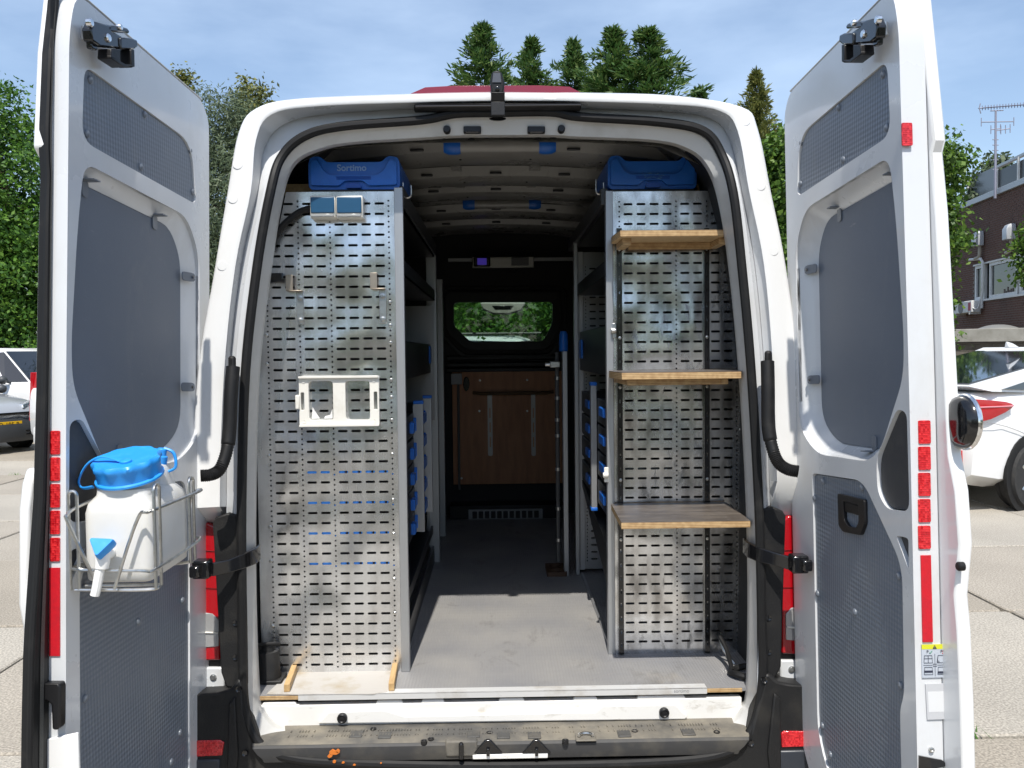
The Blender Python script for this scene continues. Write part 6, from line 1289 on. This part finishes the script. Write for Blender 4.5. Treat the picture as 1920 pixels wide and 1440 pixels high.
# ------------------------------------------------------------------ cars
def car(nm, lab, cat, grp, pos, head, L_=4.5, Wd=1.8, Hh=1.5, van_like=False, lower=None, hatch=True, plate=None, pm=None, tail=True, hood_z=.92, fast=False):
    """body lofted from cross-sections in its own frame: +x forward, +y left"""
    h = Vector((math.sin(head), math.cos(head), 0)); lft = Vector((-h.y, h.x, 0)); O = Vector(pos)
    def W3(x, y, z): return O+h*x+lft*y+Vector((0, 0, z))
    o = thing(nm, pos, lab, cat, grp); hw = Wd/2; pm = pm or paint
    belt = hood_z+.03
    def sect(x, k, zb, zd, kd):             # half profile mirrored
        pts = [(.78*k*hw, zb), (.97*k*hw, zb+.10), (1.0*k*hw, zb+.34), (.985*k*hw, zd-.16), (.95*k*hw, zd-.05), (kd*k*hw, zd), (kd*k*.5*hw, zd+.02)]
        return [W3(x, y, z) for y, z in pts]+[W3(x, -y, z) for y, z in pts[::-1]]
    hl = L_/2
    st = [(-hl, .80, .36, belt-.10, .8), (-hl+.06, .90, .30, belt+.02, .86), (-hl+.4, .985, .24, belt+.05, .88), (-hl+1.2, 1.0, .22, belt+.04, .9), (0, 1.0, .20, belt, .92), (hl-1.1, .99, .22, hood_z, .86), (hl-.45, .955, .24, hood_z-.08, .82), (hl-.12, .86, .28, hood_z-.2, .78), (hl, .74, .34, hood_z-.34, .74)]
    c = MB(); c.loft([sect(*q) for q in st], True, True); bd = c.build('body', pm, o, ang=42)
    # cabin
    zr = Hh
    if van_like: rows = [(-hl+.10, belt, .93, -hl+.18, .86), (hl-1.35, belt-.02, .93, hl-2.05, .84)]
    else: rows = [(-hl+.35, belt+.03, .90, -hl+1.35, .74), (hl-1.15, belt-.05, .90, hl-2.05, .74)]
    if fast: rows[0] = (-hl+.10, belt+.11, .97, -hl+2.5, .86)
    (xa, za, ka, xar, kar), (xb, zb, kb, xbr, kbr) = rows
    r0, r1 = (.86, .86) if fast else (.8, .75)
    lo = [W3(xa, ka*hw*r0*.97, za), W3(xa+.15, ka*hw, za-(.05 if fast else 0)), W3((xa+xb)/2, kb*hw*1.02, belt-.02), W3(xb-.3, kb*hw, zb), W3(xb, kb*hw*.6, zb)]
    hi = [W3(xar, kar*hw*r1, zr-(.045 if fast else .06)), W3(xar+.15, kar*hw*.95, zr-.07), W3((xar+xbr)/2, kar*hw, zr-.04), W3(xbr-.2, kbr*hw*.95, zr-.08), W3(xbr, kbr*hw*.7, zr-.06)]
    mr = lambda P: [O+(p-O)-lft*(2*(p-O).dot(lft)) for p in P[::-1]]
    LO, HI = lo+mr(lo), hi+mr(hi)
    RT_ = [O+((p-O)-Vector((0, 0, (p-O).z)))*.86+h*((1-.86)*(xar+xbr)/2)+Vector((0, 0, zr)) for p in HI]
    c = MB(); c.loft([LO, HI, RT_], True, True); cb = c.build('cabin', pm, o, ang=50)
    # glazing laid 4 mm proud of the cabin skin
    def patch(A, B, C_, D, nm_, m_, off, inset=.08, bow=0.):
        n_ = (B-A).cross(D-A).normalized()
        if n_.dot((A+C_)/2-(O+Vector((0, 0, .9)))) < 0: n_ = -n_
        ctr = (A+B+C_+D)/4; P = [p+(ctr-p)*inset+n_*(off+.012) for p in (A, B, C_, D)]; q = MB(); q.prism(P, n_*-.03); return q.build(nm_, m_, cb)
    n = len(lo)
    for i, nm_ in ((1, 'side_window'), (2, 'side_window'), (n+1, 'side_window'), (n+2, 'side_window')): patch(LO[i], LO[i+1], HI[i+1], HI[i], nm_, car_glass, .006, .10)
    patch(LO[n-1], LO[n], HI[n], HI[n-1], 'windscreen', car_glass, .006, .06); patch(LO[2*n-1], LO[0], HI[0], HI[2*n-1], 'rear_window', car_glass, .006, .07)
    for i in (n-2, n): patch(LO[i], LO[i+1], HI[i+1], HI[i], 'windscreen_corner', car_glass, .006, .10)
    lowm = lower or pm
    # bumpers
    for sx, x0 in ((1, hl), (-1, -hl)) if lower is not pm else ():
        c = MB(); P = [W3(sx*(hl-.30), .93*hw, .2), W3(sx*(hl-.03), .70*hw, .2), W3(sx*(hl+.03), .3*hw, .2)]; P = P+[O+(p-O)-lft*(2*(p-O).dot(lft)) for p in P[::-1]]
        c.loft([P, [p+Vector((0, 0, .08))+h*sx*.035 for p in P], [p+Vector((0, 0, .30))+h*sx*.03 for p in P], [p+Vector((0, 0, .40)) for p in P]], False); c.build('bumper', lowm, o, recalc=False)
    # lamps
    for sy in (1, -1):
        c = MB(); z = hood_z-.24; P = [W3(hl-.10, sy*.40*hw, z+.02), W3(hl-.20, sy*.70*hw, z-.02), W3(hl-.55, sy*.93*hw, z+.06), W3(hl-.62, sy*.93*hw, z+.15), W3(hl-.26, sy*.74*hw, z+.14), W3(hl-.17, sy*.42*hw, z+.10)]
        c.prism([p+h*.05+lft*sy*.02 for p in P], h*-.12); hl_ = c.build('headlamp', mat('lamp_glass', (.55, .57, .6), .08, .5, coat=.5), o, bev=.02)
        c = MB(); c.ball(W3(hl-.20, sy*.66*hw, z+.06), .06); c.build('reflector_bowl', chrome, hl_)
        if tail:
            zc = belt-(.09 if fast else .17); c = MB()
            wrap = [(-hl-.014, .45, .055, -.05), (-hl-.014, .79, .075, -.11), (-hl+.045, .93, .08, -.15), (-hl+.22, .968, .065, -.12), (-hl+.40, 1.003, .045, -.06), (-hl+.50, 1.004, .025, -.025), (-hl+.53, 1.004, .005, -.005)]
            if van_like: P = [(-hl+.02, .80, zc+.45), (-hl+.16, .99, zc+.45), (-hl+.16, 1.0, zc-.35), (-hl+.0, .86, zc-.35)]
            if van_like: q = [W3(x, sy*k*hw, z) for x, k, z in P]; c.prism([p+lft*sy*.008+h*.02 for p in q], lft*(-sy*.05)+h*.22); tl = c.build('tail_lamp', red_lens, o, bev=.008)
            else: c.loft([[W3(x, sy*(k*hw+.012), zc+zu) for x, k, zu, zl in wrap], [W3(x, sy*(k*hw+.022), zc+.5*(zu+zl)) for x, k, zu, zl in wrap], [W3(x, sy*(k*hw+.012), zc+zl) for x, k, zu, zl in wrap], [W3(x+.03, sy*(k*hw-.03), zc+.5*(zu+zl)) for x, k, zu, zl in wrap], [W3(x, sy*(k*hw+.012), zc+zu) for x, k, zu, zl in wrap]], False); tl = c.build('tail_lamp', red_lens, o)
            if not van_like: c = MB(); c.tube([W3(x, sy*(k*hw+.020), zc) for x, k, zu, zl in wrap[1:6]], .009, 6); c.build('lamp_strip', mat('pink_lens', (.7, .25, .28), .2), tl)
        c = MB(); q = W3(hl-1.55, sy*(hw+.07), belt+.06); c.ball(q, .12, 10, 6, (.8, .8, .72)); c.tube([q, W3(hl-1.52, sy*hw*.9, belt+.0)], .03, 6); c.build('wing_mirror', lower or gloss_black, o)
        for xw in (-hl+.86, hl-.86):
            r_ = .335; ctr = W3(xw, sy*(hw-.075), r_)
            c = MB(); c.lathe([(r_*.64, -.10), (r_*.92, -.11), (r_, -.07), (r_, .07), (r_*.93, .105), (r_*.66, .10)], ctr, lft*sy, 30); wl_ = c.build('wheel', tyre_m, o)
            for g_ in (-.05, 0, .05): c = MB(); c.lathe([(r_+.001, g_-.006), (r_+.0022, g_), (r_+.001, g_+.006)], ctr, lft*sy, 30, False); c.build('tread_rib', rubber, wl_)
            c = MB(); c.lathe([(r_*.66, .085), (r_*.60, .07), (r_*.16, .09), (.03, .095)], ctr, lft*sy, 20); c.build('rim', zinc, wl_)
            for q_ in range(5):
                an_ = q_*2*math.pi/5; d_ = h*math.cos(an_)+Vector((0, 0, 1))*math.sin(an_); c = MB(); c.tube([ctr+lft*sy*.092+d_*.05, ctr+lft*sy*.082+d_*r_*.62], .026, 6); c.build('spoke', steel, wl_)
            # arch lip and dark arch
            c = MB(); c.lathe([(.02, -.03), (r_+.075, -.03), (r_+.075, .003), (.02, .003)], W3(xw, sy*hw, r_+.02), lft*sy, 28); c.build('wheel_arch', rubber, o)
    if plate:
        c = MB(); q = W3(hl+.045, 0, .50); c.obox(q-lft*.26-Vector((0, 0, .055)), lft*.52, (0, 0, .11), h*.012); pp = c.build('number_plate', mat('yellow_plate', (.75, .45, .01), .4), o, bev=.003)
        text_mesh(plate, .105, q+h*.0135, lft, (0, 0, 1), 'plate_lettering', mat('plate_ink', (.01, .01, .01), .5), pp, .001)
        for z in (.30, .36, .68): c = MB(); c.obox(W3(hl+.02, -.55*hw, z), lft*(1.1*hw), (0, 0, .03), h*.03); c.build('grille_bar', gloss_black, o, bev=.006)
    return o, W3, h, lft
HD = R_(62)
hv = Vector((math.sin(HD), math.cos(HD), 0)); rv = Vector((hv.y, -hv.x, 0))
wp = Vector((5.36, 5.95, 0)); ctr = wp+hv*1.54-rv*.80
co_, W3c, hc, lc = car('white_car', 'white fastback car at the right edge with red tail lamp and tinted rear glass', 'car', None, (ctr.x, ctr.y, 0), HD, L_=4.8, Wd=1.84, Hh=1.655, hood_z=1.13, lower=paint, pm=paint, fast=True)
c = MB(); q = hit(1908, 661, ctr+Vector((0, 0, 0)), (0, 1, 0)); q = W3c(-.30, 0, 1.65); c.loft([[q+hc*x+lc*y+Vector((0, 0, z)) for x, y, z in ((-.12, .03, 0), (.12, .02, 0), (.12, -.02, 0), (-.12, -.03, 0))], [q+hc*x+lc*y+Vector((0, 0, z)) for x, y, z in ((-.12, .012, .07), (.0, .008, .05), (.0, -.008, .05), (-.12, -.012, .07))]], True, True); c.build('roof_fin', paint, co_, bev=.008)
c = MB(); P = [W3c(x, -.925, z) for x, z in ((-1.33, .98), (-1.33, .82), (-1.30, .80), (-1.18, .80), (-1.15, .83), (-1.15, .97), (-1.18, 1.0), (-1.30, 1.0))]; c.tube(P, .004, 5, closed=True); c.build('fuel_flap_seam', mat('seam_grey', (.3, .3, .3), .6), co_)
c = MB(); c.tube([W3c(-2.30, -.885, .93), W3c(-2.12, -.912, .90), W3c(-1.95, -.922, .865), W3c(-1.75, -.925, .81), W3c(-1.60, -.926, .76)], .0035, 5); c.build('bumper_seam', MATS['seam_grey'], co_)
c = MB(); c.obox(W3c(-2.425, -.70, .50), hc*.06, lc*-.045, (0, 0, .14)); c.build('rear_reflector', red_refl, co_)
def cpt(x, depth): return gpt(x, depth)
q = cpt(-118, 15.6); car('grey_car', 'grey hatchback with dark bumper and yellow number plate at the far left', 'car', 'cars parked at the left', q, R_(118), L_=3.9, Wd=1.68, Hh=1.46, lower=mat('dark_bumper', (.05, .055, .06), .5), plate='VD-105-R', pm=mat('silver_paint', (.42, .44, .46), .28, .3, coat=.5), hood_z=.98)
q = cpt(40, 18.3); car('white_van', 'small white van with a dark front bumper behind the grey hatchback', 'van', 'cars parked at the left', q, R_(112), L_=4.4, Wd=1.8, Hh=1.86, van_like=True, lower=mat('dark_bumper', (.05, .055, .06), .5), hood_z=1.12)
q = cpt(314, 15.5); car('white_hatchback', 'white car mostly hidden by the left door, showing its red tail lamp', 'car', 'cars parked at the left', q, R_(30), L_=4.3, Wd=1.78, Hh=1.78, van_like=True, hood_z=1.1)
q = (.15, 12.6, .05); car('white_van', 'white van with roof bars parked beyond the cab, seen through the window', 'van', None, q, R_(90), L_=4.9, Wd=1.9, Hh=1.90, van_like=True, hood_z=1.15)
c = MB()
for x in (-.62, .62): c.tube([(x-.0, 11.85, 1.97), (x, 13.3, 1.97)], .02, 6)
c.tube([(-.75, 11.9, 1.985), (.75, 11.9, 1.985)], .022, 6)
tag(c.build('roof_bars', blackp), 'black roof bars on the white van beyond the cab', 'roof bars')
# unseen leaf wall added behind the viewpoint for metal and paint to reflect
v = leaf_cloud(77, [((x, 0, z), (1.6, .7, 1.3), 1) for x in np.arange(-15, 15.1, 2.) for z in (1.0, 2.6, 4.0)], 26000, .30, clump=40, jitter=.3)+np.array((0, -15.5, 0))
hg = link('added_hedge', quads_mesh('added_hedge', v, leaf_green)); tag(hg, 'unseen tall leaf wall added behind the viewpoint to be reflected in metal and paint', 'added_hedge')
bpy.context.view_layer.update()
